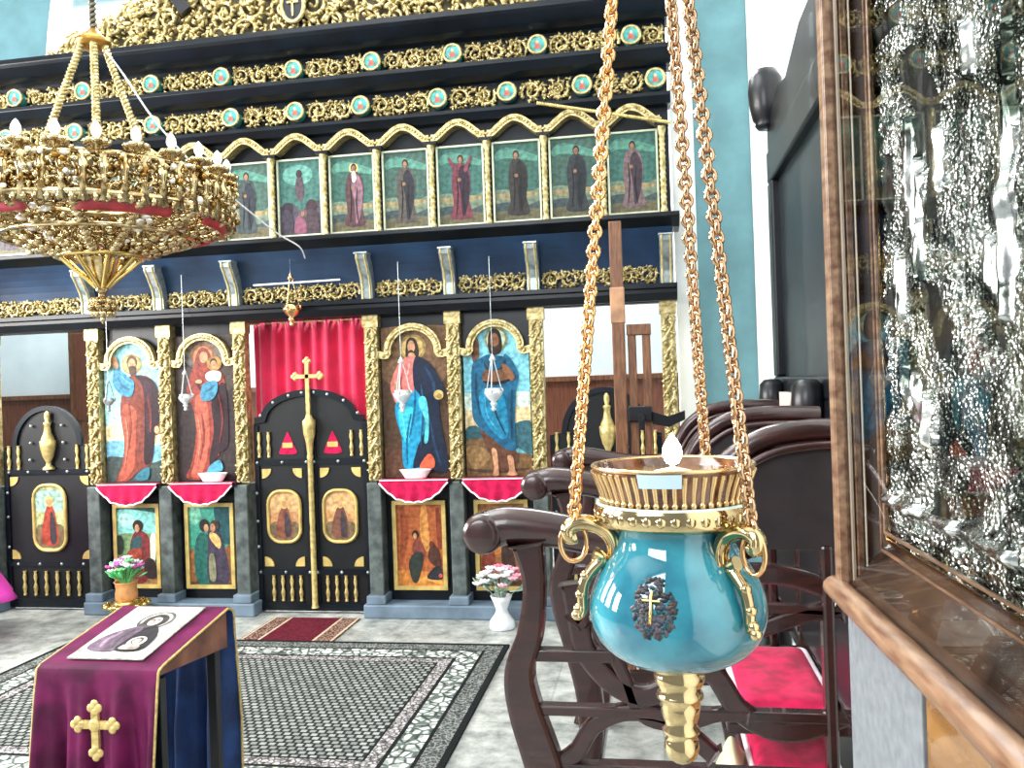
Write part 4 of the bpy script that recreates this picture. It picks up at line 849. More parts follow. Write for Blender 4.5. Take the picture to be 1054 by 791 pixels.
def bouquet(loc, cols, r, hgt, label, n, seed, leafc='#4a9a5a'):
    root = empty('bouquet', loc, label, 'flowers', 'bouquets in the floor vessels'); rr = random.Random(seed)
    lm = mat('leaf_'+leafc.strip('#'), leafc, rough=.6, var=.3)
    mb = MB()
    for i in range(n):
        a = rr.uniform(0, 2*PI); q = r*math.sqrt(rr.random()); x, y = q*math.cos(a), q*math.sin(a)*.8; z = hgt*(.55+.45*rr.random())*(1-.25*(q/r)**2)
        mb.tube([(x*.12, y*.12, -.04), (x*.6, y*.6, z*.5), (x, y, z)], .003, lm, n=4)
    st2 = mb.build('stems', root)
    for i in range(n):
        rr2 = random.Random(seed*100+i); a = rr2.uniform(0, 2*PI); q = r*math.sqrt((i+.5)/n); x, y = q*math.cos(i*2.4), q*math.sin(i*2.4)*.8; z = hgt*(1-.45*(q/r)**2)+rr2.uniform(-.02, .02)
        mb = MB(); m_ = mat('petal_'+cols[i % len(cols)].strip('#'), cols[i % len(cols)], rough=.6, var=.12)
        for k2 in range(6):
            b = k2*PI/3+a; mb.ell((x+.02*math.cos(b), y+.02*math.sin(b), z+.006), (.022, .013, .008), m_, 7, 4, Matrix.Rotation(b, 3, 'Z') @ Matrix.Rotation(-.5, 3, 'Y'))
        mb.ell((x, y, z+.012), (.012, .012, .01), m_, 7, 4); mb.build('bloom', root)
    mb = MB()
    for i in range(n):
        a = rr.uniform(0, 2*PI); q = r*rr.uniform(.5, 1.1); mb.ell((q*math.cos(a), q*math.sin(a)*.8, hgt*rr.uniform(.25, .7)), (.045, .016, .006), lm, 7, 4, Matrix.Rotation(a, 3, 'Z') @ Matrix.Rotation(-rr.uniform(.2, .9), 3, 'Y'))
    mb.build('leaves', root)
bouquet((p.x, p.y, .285+PZ), ['#e8e4ea', '#d85aa8', '#f0eef0', '#c964b8', '#e8e0e6', '#7fcf8a'], .12, .16, 'white, pink and green bouquet in the gilt pot behind the lectern', 26, 5, '#5ac878')
p = at(517, 642, 5.82); p.z = 0
vs = empty('vase', (p.x, p.y, 0), 'white waisted vase on the floor between the screen and the stall armrest', 'vase', 'flower vessels on the floor')
mb = MB(); mb.lathe([(.0, 0), (.085, 0), (.095, .015), (.085, .06), (.05, .105), (.04, .135), (.06, .19), (.078, .235), (.068, .235), (.03, .14), (0, .13)], WHITEG, n=24); mb.build('vase_body', vs)
bouquet((p.x, p.y, .225), ['#f0eef4', '#e87a98', '#f4f0f4', '#f0a8b8', '#efeef6'], .17, .2, 'white and pink bouquet in the white vase', 26, 9, '#9ab8a8')

# ================================================================== STALLS
WOODP = mat('stall_wing_wood', '#261d20', rough=.5, var=.3, scale=14, col2='#181215')
def stall_side(parent, y):
    def b(name, mb, bev=0): o = mb.build(name, parent, bev=bev); o.location = (0, y, 0); return o
    mb = MB()
    pth = catmull([(-.455, 1.335), (-.40, 1.352), (-.3, 1.345), (-.15, 1.318), (0, 1.31), (.12, 1.33), (.2, 1.38)], 6, False)
    mb.tube([(x, 0, z) for x, z in pth], [.055-.007*min(1, i/14) for i in range(len(pth))], WOOD, n=14, flat=1.0, up=(0, 1, 0))
    Rx = Matrix.Translation((-.456, 0, 1.335)) @ Matrix.Rotation(PI/2, 4, 'X')
    mb.lathe([(0, -.058), (.035, -.057), (.05, -.05), (.055, -.03), (.055, .03), (.05, .05), (.035, .057), (0, .058)], WOOD, n=22, M=Rx); b('armrest', mb)
    cl_ = [(-.34, 1.31, .085), (-.325, 1.2, .06), (-.34, 1.07, .068), (-.372, .97, .078), (-.362, .87, .09), (-.315, .71, .1), (-.275, .52, .1), (-.28, .32, .09), (-.33, .12, .1), (-.37, 0, .13)]
    cs = catmull(cl_, 5, False)
    mb = MB(); ribbon(mb, [(c[0], c[1]) for c in cs], [c[2] for c in cs], -.035, .035, WOOD); b('front_leg', mb, .012)
    mb = MB(); mb.box(.5, .56, -.035, .035, 0, 1.5, WOOD); mb.box(.40, .43, -.025, .025, .72, 1.3, WOOD); b('rear_post', mb, .008)
    for x1_, z, t in ((-.12, 1.01, .016), (.53, .865, .013), (.53, .705, .022), (.53, .25, .03)):
        mb = MB(); mb.box(-.35, x1_, -.02, .02, z-t, z+t, WOOD); b('rail', mb, .004)
    for wpts, ww in (([(588, 600), (596, 640), (604, 672), (632, 704), (662, 716), (690, 706), (712, 692), (735, 694), (760, 730), (795, 750), (830, 750), (870, 735)], .055),
                     ([(570, 790), (594, 773), (611, 747), (641, 733), (680, 736), (705, 752), (735, 778)], .045), ([(610, 640), (640, 690), (660, 735), (700, 745), (740, 735), (770, 738)], .035),
                     ([(700, 600), (770, 590), (820, 595), (862, 610)], .05), ([(700, 622), (780, 625), (868, 631)], .026), ([(700, 665), (770, 651), (815, 636), (866, 624)], .042), ([(590, 640), (620, 610), (660, 600), (700, 605)], .04)):
        path = catmull([(q.x, q.z) for q in [at(px_, py_, 2.2) for px_, py_ in wpts]], 5, False)
        mb = MB(); ribbon(mb, path, ww, -.018, .018, WOOD); b('wavy_slat', mb, .008)
    # solid upper wing with arched crown
    pn = [(.17, 1.29), (.56, 1.29), (.6, 1.58)]+[(.17+.43*(1-t), 1.45+.14*math.sin(PI/2*min(1, (1-t)*1.6+.02))) for t in [i/12 for i in range(13)]]
    mb = MB(); mb.prism(pn, -.018, .018, WOODP); b('wing_panel', mb, .003)
    arc = catmull([(.1, 1.37), (.13, 1.45), (.18, 1.525), (.27, 1.585), (.38, 1.605), (.5, 1.605), (.6, 1.6)], 6, False)
    mb = MB(); mb.tube([(x, 0, z-.02) for x, z in arc], .03, WOOD, n=10, up=(0, 1, 0)); mb.tube([(x+.012, -.03, z-.055) for x, z in arc[4:]], .012, WOOD, n=8, up=(0, 1, 0)); b('crown_moulding', mb)
def stall(y0, sides, label):
    root = empty('church_stall', (0, y0, 0), label, 'stall', 'row of dark wooden choir stalls')
    for s in sides: stall_side(root, s)
    def b(name, mb, bev=0): return mb.build(name, root, bev=bev)
    mb = MB(); mb.box(.18, .53, .27, .96, .70, .735, WOOD); b('seat', mb, .006)
    mb = MB(); mb.box(.505, .535, .04, .96, .78, 1.28, WOODD); b('backrest', mb, .006)
    mb = MB(); mb.box(-.28, -.24, .04, .96, .2, .26, WOOD); b('front_stretcher', mb, .006)
    mb = MB(); mb.box(.2, .5, .2, .85, .5, .52, WOOD); b('lower_shelf', mb, .006)
    mb = MB()
    for yy in (.3, .5, .7): mb.box(.51, .53, yy-.02, yy+.02, .735, .79, WOOD)
    b('back_spindle', mb)
stall(2.2, (0, 1.0), 'dark mahogany stall with scrolled armrest and lattice side, nearest behind the hanging lamp')
stall(3.2, (1.0,), 'farther dark mahogany stall in the row, beside the wooden easel')
def cushion(x0, x1, y0, y1, z, t, label, piping=True):
    root = empty('cushion', ((x0+x1)/2, (y0+y1)/2, z), label, 'cushion', 'crimson stall cushions'); w, d = (x1-x0)/2, (y1-y0)/2
    mb = MB()
    def f(u, v):
        a, b_ = 2*u-1, 2*v-1; e = (1-a**8)*(1-b_**8)
        return (a*w, b_*d, t*.45+t*.55*e**.5+.004*math.sin(a*5)*math.sin(b_*4)*e)
    mb.grid(f, 24, 24, CRIM); mb.box(-w, w, -d, d, .0, t*.46, CRIM); mb.build('pad', root)
    mb = MB(); mb.tube([(x, y, t*.42) for x, y in rrect(0, 0, 2*w+.006, 2*d+.006, .015)], .011, LACE, n=8, closed=True); mb.build('piping', root)
cushion(.225, .49, 2.5, 3.06, .735, .05, 'crimson seat cushion with white piping on the nearer stall seat, right of the lamp')
cushion(.26, .5, 2.42, 3.0, .52, .1, 'crimson cushion with white piping stowed on the low shelf beneath the stall seat')
mb = MB()
mb.grid(lambda u, v: (.03+.10*u+.03*v, 2.48+.2*v, .535+.06*u*(1-u)*4*(.4+.6*v)+.012*math.sin(u*9+v*4)), 16, 8, mat('crumpled_paper', '#d9d0a8', rough=.8, var=.12)); o = mb.build('paper_napkin', solid=.002, loc=(.1, 0, .0)); tag(o, 'crumpled cream paper lying beside the cushion on the low stall shelf', 'paper')

# throne by the right wall
th = empty('throne', (.8, 4.2, 0), 'tall black high-backed throne with glossy panel and acorn finial by the right wall', 'throne')
def tp(name, mb, bev=0): o = mb.build(name, th, bev=bev); o.location = (-.8, -4.2, 0); return o
mb = MB(); mb.box(.69, .80, 3.3, 4.97, .9, 1.62, WOODD); mb.box(.66, .95, 3.45, 4.95, 0, .12, WOODD); tp('base', mb, .01)
mb = MB()
for y0, y1, z0, z1 in ((3.3, 4.97, 1.62, 1.72), (3.3, 4.97, 2.82, 3.0), (4.83, 4.97, 1.72, 2.82), (3.3, 3.44, 1.72, 2.82)): mb.box(.69, .79, y0, y1, z0, z1, WOODD)
tp('back_frame', mb, .012)
mb = MB(); mb.box(.735, .775, 3.44, 4.83, 1.72, 2.82, mat('glossy_dark_panel', '#16232a', rough=.4, var=.3, scale=4, coat=.1, spec=.35)); tp('glossy_panel', mb)
mb = MB(); mb.prismx([(4.97, 3.0), (4.97, 3.12), (4.8, 3.2), (4.55, 3.24), (4.3, 3.2), (3.9, 3.3), (3.3, 3.3), (3.3, 3.0)], .70, .78, WOODD); tp('crest_rail', mb, .01)
mb = MB(); mb.lathe([(0, 0), (.05, .0), (.065, .02), (.06, .035), (.075, .05), (.09, .12), (.098, .2), (.09, .28), (.06, .33), (0, .345)], WOODD, n=24, c=(.69, 4.9, 3.12)); tp('acorn_finial', mb)
for y in (4.66, 3.62):
    mb = MB(); mb.lathe([(.06, .12), (.06, 1.5), (.068, 1.6), (.064, 1.68), (.04, 1.705), (0, 1.71)], WOODD, n=18, c=(.635, y, 0)); tp('arm_post', mb)
mb = MB(); mb.box(.66, .688, 3.7, 4.58, .9, 1.64, CREAM); tp('cream_back', mb)
mb = MB(); mb.box(.60, .9, 3.68, 4.6, .5, .56, WOODD); tp('seat', mb, .01)
# easel
ez = empty('easel', (-.075, 4.75, 0), 'tall brown wooden easel with long mast standing behind the stalls', 'easel')
def ep(name, mb, bev=.004): o = mb.build(name, ez, bev=bev); o.location = (.1, -4.75, 0); return o
mb = MB(); mb.box(-.235, -.165, 4.7, 4.75, 0.02, 2.62, WOODM); mb.box(-.24, -.16, 4.695, 4.755, 2.05, 2.25, mat('light_wood', '#b98a66', rough=.45, var=.25)); ep('mast', mb)
for x in (-.135, -.055):
    mb = MB(); mb.box(x-.016, x+.03, 4.72, 4.77, .02, 2.03, WOODM); ep('upright', mb)
mb = MB(); mb.box(-.155, -.02, 4.71, 4.78, 1.98, 2.04, WOODM); ep('top_block', mb)
mb = MB(); mb.box(-.16, -.03, 4.68, 4.78, 1.5, 1.58, WOODD); mb.lathe([(.022, 0), (.022, .05)], WOODD, n=12, M=Matrix.Translation((-.09, 4.68, 1.52)) @ Matrix.Rotation(PI/2, 4, 'X')); ep('clamp', mb)
mb = MB(); mb.prism([(-.03, 1.55), (.06, 1.52), (.15, 1.55), (.15, 1.5), (.06, 1.46), (-.03, 1.48)], 4.72, 4.75, WOODD); ep('bracket', mb)
for s in (-1, 1):
    mb = MB(); mb.tube([(-.12, 4.75, 1.2), (-.12+s*.28, 4.9, .02)], .02, WOODM, n=6); ep('leg', mb)

# ================================================================== ICON CASE on the right
case = empty('icon_case', (.358, 1.7, 0), 'big brown wooden glazed case standing at the right edge, holding the silver icon', 'display case', rz=math.radians(2))
ZB = 1.318
LEN = 1.15; TOPZ = 2.95
def cp(name, mb, bev=0): return mb.build(name, case, bev=bev)
# local: x into the wall, -y towards the camera
mb = MB()
def rail(mb, y0, y1, z0, z1, x0, x1, mt): mb.box(x0, x1, y0, y1, z0, z1, mt)
# far upright, near upright, top, all with two steps; bottom rail rounded
for ya, sgn in ((0, -1), (-LEN, 1)):
    a, b_ = sorted((ya, ya+sgn*.03)); mb.box(-.02, .034, a, b_, ZB, TOPZ, WOODF)
    for xa, xb, dd, mt_ in ((-.018, .0, .034, WOODF), (.004, .010, .038, mat('pale_strip', '#cbbfae', rough=.3, var=.1)), (.013, .024, .042, WOODF), (.027, .030, .046, mat('pale_strip', '#cbbfae'))):
        a, b_ = sorted((ya, ya+sgn*dd)); mb.box(xa, xb, a, b_, ZB, TOPZ, mt_)
mb.box(-.02, .034, -LEN, 0, TOPZ-.03, TOPZ, WOODF); cp('outer_frame', mb, .002)
mb = MB(); pr_ = [(-.03+.024*math.cos(t)+.012, ZB-.005+.022*math.sin(t)) for t in [2*PI*i/14 for i in range(14)]]
Rr = Matrix(((1, 0, 0, 0), (0, 1, 0, 0), (0, 0, 1, 0), (0, 0, 0, 1)))
mb.prism(pr_, -LEN-.01, .012, WOODF, smooth=True); cp('bottom_rail', mb)
BEV = mat('dark_glossy_bevel', '#5a4434', rough=.2, var=.35, scale=7, coat=.6, col2='#201715')
XI = .075; ZI = 1.425
mb = MB()
mb.add([(-.01, 0, ZB), (-.01, -LEN, ZB), (XI-.01, -LEN+.06, ZI-.015), (XI-.01, -.06, ZI-.015)], [(0, 1, 2, 3)], BEV)
mb.add([(.03, -.03, ZB), (.03, -.03, TOPZ), (XI-.01, -.06, TOPZ-.06), (XI-.01, -.06, ZI-.015)], [(0, 3, 2, 1)], BEV)
mb.add([(-.01, -LEN+.028, ZB), (-.01, -LEN+.028, TOPZ), (XI-.01, -LEN+.06, TOPZ-.06), (XI-.01, -LEN+.06, ZI-.015)], [(0, 1, 2, 3)], BEV)
mb.add([(-.01, -.028, TOPZ-.03), (-.01, -LEN+.028, TOPZ-.03), (XI-.01, -LEN+.06, TOPZ-.06), (XI-.01, -.06, TOPZ-.06)], [(0, 3, 2, 1)], BEV)
cp('bevel', mb)
mb = MB()
for q, rad in ((.0, .006), (.016, .004), (-.02, .004)):
    zq = ZI-.01+q*1.0; xq = XI-.012-abs(q)*.4
    loop = [(xq, -.058-q*.5, zq), (xq, -LEN+.058+q*.5, zq), (xq, -LEN+.058+q*.5, TOPZ-.065), (xq, -.058-q*.5, TOPZ-.065)]
    mb.tube(loop+loop[:1], rad, GOLDR if q == 0 else WOODF, n=8)
cp('gold_fillet', mb)
mb = MB(); mb.box(XI+.03, .2, -LEN, 0, ZB-.02, TOPZ, WOODD); mb.box(.02, .2, -.012, -.0, ZB-.02, TOPZ, WOODM); mb.box(.02, .2, -LEN, -LEN+.012, ZB-.02, TOPZ, WOODM); mb.box(.0, .2, -LEN, 0, TOPZ-.005, TOPZ+.02, WOODM); cp('case_back', mb)
gl = bpy.data.materials.new('case_glass'); gl.use_nodes = True; nt = gl.node_tree; nt.nodes.clear()
o_ = nt.nodes.new('ShaderNodeOutputMaterial'); mxs = nt.nodes.new('ShaderNodeMixShader'); tr = nt.nodes.new('ShaderNodeBsdfTransparent'); gs = nt.nodes.new('ShaderNodeBsdfGlossy'); fr = nt.nodes.new('ShaderNodeFresnel')
fr.inputs['IOR'].default_value = 1.24; gs.inputs['Roughness'].default_value = .01
nt.links.new(fr.outputs[0], mxs.inputs[0]); nt.links.new(tr.outputs[0], mxs.inputs[1]); nt.links.new(gs.outputs[0], mxs.inputs[2]); nt.links.new(mxs.outputs[0], o_.inputs['Surface'])
mb = MB(); mb.add([(-.004, -.03, ZB+.012), (-.004, -LEN+.03, ZB+.012), (-.004, -LEN+.03, TOPZ-.03), (-.004, -.03, TOPZ-.03)], [(0, 1, 2, 3)], gl); cp('glass_pane', mb)
# stand under the case
GREYP = mat('grey_painted_panel', '#74797e', rough=.6, var=.12, scale=40)
VARN = mat('yellow_varnished_panel', '#9a6f3c', rough=.18, var=.35, scale=4, coat=.6, col2='#6a4622', stretch=(4, 1, 4))
stn = empty('case_stand', (.358, 1.7, 0), 'wooden stand with grey end panel and yellow varnished front under the icon case', 'stand', rz=math.radians(2))
mb = MB(); mb.box(.02, .2, -LEN+.01, -.002, 0, ZB-.026, WOODM); mb.build('carcass', stn, bev=.004)
mb = MB(); mb.box(.0, .02, -.4, -.002, .02, ZB-.05, GREYP); mb.build('grey_panel', stn, bev=.002)
mb = MB(); mb.box(-.006, .02, -.4, -.002, ZB-.05, ZB-.03, mat('pale_blue_edge', '#8fb8d8', rough=.5)); mb.build('blue_edge', stn)
mb = MB(); mb.box(.006, .02, -LEN+.02, -.402, .02, ZB-.03, VARN); mb.box(-.004, .006, -LEN+.02, -.405, .95, .965, WOODM); mb.box(-.004, .006, -LEN+.02, -.405, .02, .08, WOODM); mb.build('varnished_panel', stn)

# silver icon inside
def casept(px, py, xi=XI):
    R = Matrix.Rotation(-math.radians(2), 3, 'Z'); d = R @ ray(px, py); o0 = R @ (Vector((0, 0, H))-Vector((.358, 1.7, 0)))
    t = (xi-o0.x)/d.x; p_ = o0+d*t; return (-p_.y, p_.z)
sil = empty('silver_icon', (.358, 1.7, ZI), 'large embossed silver-covered icon behind glass at the right edge', 'icon', rz=math.radians(2))
def silver(name, bs, st_, col_='#c9cfc8'):
    m = bpy.data.materials.new(name); m.use_nodes = True; nt = m.node_tree; b = nt.nodes['Principled BSDF']
    b.inputs['Metallic'].default_value = 1; b.inputs['Roughness'].default_value = .2; b.inputs['Base Color'].default_value = lin(col_)
    tc = nt.nodes.new('ShaderNodeTexCoord'); v = nt.nodes.new('ShaderNodeTexVoronoi'); v.inputs['Scale'].default_value = bs
    n = nt.nodes.new('ShaderNodeTexNoise'); n.inputs['Scale'].default_value = bs*.35; n.inputs['Detail'].default_value = 4
    ad = nt.nodes.new('ShaderNodeMath'); ad.operation = 'ADD'; bp = nt.nodes.new('ShaderNodeBump'); bp.inputs['Strength'].default_value = st_; bp.inputs['Distance'].default_value = .01
    nt.links.new(tc.outputs['Object'], v.inputs['Vector']); nt.links.new(tc.outputs['Object'], n.inputs['Vector']); nt.links.new(v.outputs['Distance'], ad.inputs[0]); ad.operation = 'MULTIPLY_ADD'; ad.inputs[1].default_value = -1.0; nt.links.new(n.outputs['Fac'], ad.inputs[2]); nt.links.new(ad.outputs[0], bp.inputs['Height']); nt.links.new(bp.outputs['Normal'], b.inputs['Normal'])
    r = nt.nodes.new('ShaderNodeValToRGB'); r.color_ramp.elements[0].color = lin('#55605a'); r.color_ramp.elements[1].color = lin(col_); r.color_ramp.elements[0].position = .35; r.color_ramp.elements[1].position = .55
    n3 = nt.nodes.new('ShaderNodeTexNoise'); n3.inputs['Scale'].default_value = 11; n3.inputs['Detail'].default_value = 3
    r3 = nt.nodes.new('ShaderNodeValToRGB'); r3.color_ramp.elements[0].color = lin('#4a504a'); r3.color_ramp.elements[1].color = (1, 1, 1, 1); r3.color_ramp.elements[0].position = .4; r3.color_ramp.elements[1].position = .56
    mx = nt.nodes.new('ShaderNodeMixRGB'); mx.blend_type = 'MULTIPLY'; mx.inputs['Fac'].default_value = 1
    nt.links.new(tc.outputs['Object'], n3.inputs['Vector']); nt.links.new(n3.outputs['Fac'], r3.inputs['Fac'])
    nt.links.new(n.outputs['Fac'], r.inputs['Fac']); nt.links.new(r.outputs['Color'], mx.inputs['Color1']); nt.links.new(r3.outputs['Color'], mx.inputs['Color2']); nt.links.new(mx.outputs['Color'], b.inputs['Base Color'])
    return m
SP = silver('pebbled_silver', 120, .55); SS = silver('smooth_silver', 18, .25, '#dde3e2'); SD = mat('dark_painted_icon', '#181b17', rough=.5, var=.4, scale=14, spec=.15)
darks = [[(930, 62), (940, 45), (950, 55), (962, 78), (968, 112), (970, 222), (958, 226), (955, 150), (952, 112), (944, 118), (932, 92)], [(914, 158), (921, 162), (923, 200), (920, 245), (915, 225), (911, 195)], [(952, 285), (965, 300), (985, 335), (984, 378), (970, 365), (956, 330)], [(918, 288), (926, 300), (922, 338), (915, 315)], [(895, 48), (922, 4), (932, 4), (925, 22), (898, 58)], [(945, 115), (950, 118), (950, 160), (945, 158)], [(985, 75), (993, 75), (994, 90), (986, 90)], [(958, 505), (975, 515), (985, 545), (968, 540)]]
darks = [[casept(*p) for p in d] for d in darks]
smooths = [[(938, 120), (946, 120), (952, 180), (956, 290), (948, 285), (940, 190)], [(926, 255), (936, 265), (938, 330), (930, 335)], [(932, 378), (944, 372), (975, 455), (962, 465), (946, 430)], [(1036, 0), (1048, 0), (1048, 320), (1036, 320)], [(888, 60), (898, 60), (904, 180), (894, 180)], [(1012, 240), (1026, 240), (1054, 330), (1034, 330)], [(1000, 20), (1010, 20), (1008, 80), (1000, 80)], [(960, 130), (972, 130), (980, 190), (972, 200)], [(945, 190), (955, 190), (958, 250), (950, 250)]]
smooths = [[casept(*p) for p in d] for d in smooths]
def inside(p, poly):
    c = False; n = len(poly)
    for i in range(n):
        a, b = poly[i], poly[(i+1) % n]
        if (a[1] > p[1]) != (b[1] > p[1]) and p[0] < (b[0]-a[0])*(p[1]-a[1])/(b[1]-a[1])+a[0]: c = not c
    return c
ridge = [casept(*p) for p in ((898, 503), (950, 528), (1000, 549), (1054, 576))]
def seg_d(p, pl):
    best = 9
    for a, b in zip(pl[:-1], pl[1:]):
        dx, dz = b[0]-a[0], b[1]-a[1]; t = max(0, min(1, ((p[0]-a[0])*dx+(p[1]-a[1])*dz)/(dx*dx+dz*dz))); best = min(best, math.hypot(p[0]-a[0]-dx*t, p[1]-a[1]-dz*t))
    return best
S0, S1_, Z0, Z1 = .062, LEN-.062, ZI-.008, TOPZ-.07
NU, NV = 230, 250
vsx = []; cls = []
for j in range(NV+1):
    for i in range(NU+1):
        s_ = S0+(S1_-S0)*i/NU; z = Z0+(Z1-Z0)*j/NV; p_ = (s_, z)
        c = 0
        for d in darks:
            if inside(p_, d): c = 2
        if not c:
            for d in smooths:
                if inside(p_, d): c = 1
        h_ = .011*noise.noise(Vector((s_*22+3*noise.noise(Vector((s_*6, z*4, 0))), z*5, 0)))+.004*abs(noise.noise(Vector((s_*60, z*40, 3))))
        if c == 0: h_ += .0015*(noise.noise(Vector((s_*130, z*130, 1))))+.008*math.sin(s_*60+4*noise.noise(Vector((s_*3, z*2, 9))))*.4
        if c == 1: h_ += .006+.006*math.sin(s_*150)
        if c == 2: h_ -= .004
        dr = seg_d(p_, ridge); h_ += .014*math.exp(-(dr/.012)**2)
        if dr < .009: c = 1
        e = min(s_-S0, S1_-s_, z-Z0, Z1-z)
        if e < .045: h_ += .006*abs(math.sin(s_*70)*math.sin(z*70))
        vsx.append((XI-h_-.004, -s_, z-ZI)); cls.append(c)
mbs = MB(); mbd = MB(); fs = {0: [], 1: [], 2: []}
for j in range(NV):
    for i in range(NU):
        a = j*(NU+1)+i; q = (a, a+1, a+NU+2, a+NU+1); k_ = max(cls[x] for x in q) if sum(cls[x] > 0 for x in q) >= 2 else 0
        fs[k_].append(q)
mbs.add(vsx, fs[0], SP, True)
k_ = mbs.m(SS)
for f in fs[1]: mbs.f.append(f); mbs.mi.append(k_); mbs.sm.append(True)
mbs.build('silver_cover', sil)
mbd.add(vsx, fs[2], SD, True); mbd.build('painted_openings', sil)
mb = MB(); mb.box(XI+.004, XI+.028, -S1_, -S0, Z0-ZI, Z1-ZI, WOODD); mb.build('backing_board', sil)

# ================================================================== HANGING LAMP (foreground)
LP = Vector((.011, .55, 0))
lamp = empty('hanging_oil_lamp', (LP.x, LP.y, 1.478), 'turquoise glazed oil lamp with gold fittings hanging on three chains in the foreground', 'oil lamp')
def lpp(name, mb, **k): o = mb.build(name, lamp, **k); o.location = (0, 0, -1.478); return o
gprof = catmull([(.0385, 1.639), (.0366, 1.631), (.0385, 1.623), (.0460, 1.6115), (.0530, 1.598), (.0562, 1.586), (.0555, 1.574), (.0505, 1.5625), (.041, 1.5535), (.0300, 1.549), (.017, 1.548)], 5, False)
mb = MB(); mb.lathe(gprof[::-1], PORC, n=64); lpp('globe', mb)
def grad(z):
    for (r0, z0), (r1, z1) in zip(gprof[:-1], gprof[1:]):
        if z1 <= z <= z0: t = (z0-z)/(z0-z1); return r0+(r1-r0)*t
    return .04
mb = MB(); mb.lathe([(.050, 1.6505), (.0495, 1.652), (.0466, 1.652), (.0458, 1.646), (.038, 1.6445), (0, 1.6445)], mat('pale_mint_glaze', '#cfe2d8', rough=.12, var=.08, coat=.4), n=64); lpp('glazed_lip', mb)
mb = MB(); mb.lathe([(.038, 1.6365), (.0465, 1.637), (.0500, 1.6395), (.0508, 1.643), (.0512, 1.648), (.050, 1.6507)], GOLDW, n=64)
for i in range(36):
    a = 2*PI*i/36; mb.ell((.0505*math.cos(a), .0505*math.sin(a), 1.6448), (.0011, .0036, .0034), GOLDW, 6, 5, Matrix.Rotation(a, 3, 'Z'))
lpp('gold_rim', mb)
mb = MB(); mb.lathe([(0, 1.4815), (.005, 1.482), (.0095, 1.4855), (.0113, 1.491), (.0108, 1.4965), (.0090, 1.4995), (.0118, 1.5015), (.0122, 1.5035), (.0098, 1.506), (.0118, 1.512), (.0130, 1.5185), (.0122, 1.5225), (.0152, 1.5245), (.0150, 1.5265), (.0130, 1.529), (.0160, 1.535), (.0166, 1.5395), (.0125, 1.5435), (.0185, 1.546), (.0300, 1.5485), (.025, 1.552), (0, 1.552)], GOLDW, n=40); lpp('gold_finial', mb)
HA = [math.radians(190), math.radians(312), math.radians(66)]
tpv = at(660, -399, .55); TOP = Vector((tpv.x-LP.x, 0, tpv.z))
CHB = mat('bronze_chain', '#c09c7a', rough=.16, metal=1, var=.1)
def link_chain(mb, p0, p1, pitch, L, W, wr, mt):
    p0 = Vector(p0); p1 = Vector(p1); d = (p1-p0); n = int(d.length/pitch); d.normalize(); u = d.cross(Vector((.3, 1, .2))).normalized(); w = d.cross(u)
    for i in range(n+1):
        c = p0+d*(i*pitch); an = (PI/4 if i % 2 else -PI/4)+.35*math.sin(i*.13); s_ = u*math.cos(an)+w*math.sin(an)
        mb.tube([c+d*((L/2-wr)*math.cos(t))+s_*((W/2-wr)*math.sin(t)) for t in [2*PI*k/12 for k in range(12)]], wr, mt, n=6, closed=True, up=tuple(d.cross(s_)))
for a in HA:
    ca, sa = math.cos(a), math.sin(a)
    def rz(r, z, off=0): return (r*ca-off*sa, r*sa+off*ca, z)
    mb = MB()
    p1 = catmull([(.0405, 1.6145), (.0395, 1.6235), (.044, 1.6325), (.0535, 1.638), (.063, 1.6385), (.0685, 1.635), (.0675, 1.6295), (.0635, 1.630)], 6, False)
    mb.tube([rz(r, z) for r, z in p1], [.0042+.0014*math.sin(PI*i/len(p1)) for i in range(len(p1))], GOLDW, n=9, up=(-sa, ca, 0))
    for off in (-.004, .004): mb.tube([rz(r+.0015, z+.0005, off) for r, z in p1[:-8]], .0016, GOLDW, n=6)
    p2 = catmull([(.064, 1.6165), (.056, 1.6195), (.0475, 1.6155), (.0530, 1.6095), (.0588, 1.6015), (.0610, 1.5915), (.0612, 1.5825), (.0642, 1.5785), (.0652, 1.581)], 6, False)[8:]
    mb.tube([rz(r, z) for r, z in p2], [.0045-.0018*i/len(p2) for i in range(len(p2))], GOLDW, n=9, up=(-sa, ca, 0))
    for r, z in ((.0500, 1.6135), (.0583, 1.6045), (.0618, 1.5925), (.0632, 1.5835), (.0648, 1.5795)): mb.ell(rz(r, z), (.0042, .0042, .0036), GOLDW, 8, 5)
    h_ = lpp('handle', mb)
    mb = MB(); c = Vector(rz(.0655, 1.6265)); mb.tube([c+Vector((ca*.0085*math.cos(t), sa*.0085*math.cos(t), .0125*math.sin(t))) for t in [2*PI*k/20 for k in range(20)]], .0016, GOLDR, n=7, closed=True, up=(-sa, ca, 0)); lpp('ring', mb)
    mb = MB(); link_chain(mb, rz(.0648, 1.642), TOP, .0064, .0120, .0106, .0019, GOLDR if ca < -.5 else CHB); lpp('chain', mb)
mb = MB(); mb.lathe([(0, -.01), (.014, -.005), (.016, 0), (.008, .012), (0, .02)], GOLDR, n=14, c=tuple(TOP)); mb.tube([(TOP.x, 0, TOP.z+.01), (TOP.x, 0, 6.6)], .003, GOLDR, n=6); lpp('hanger', mb)
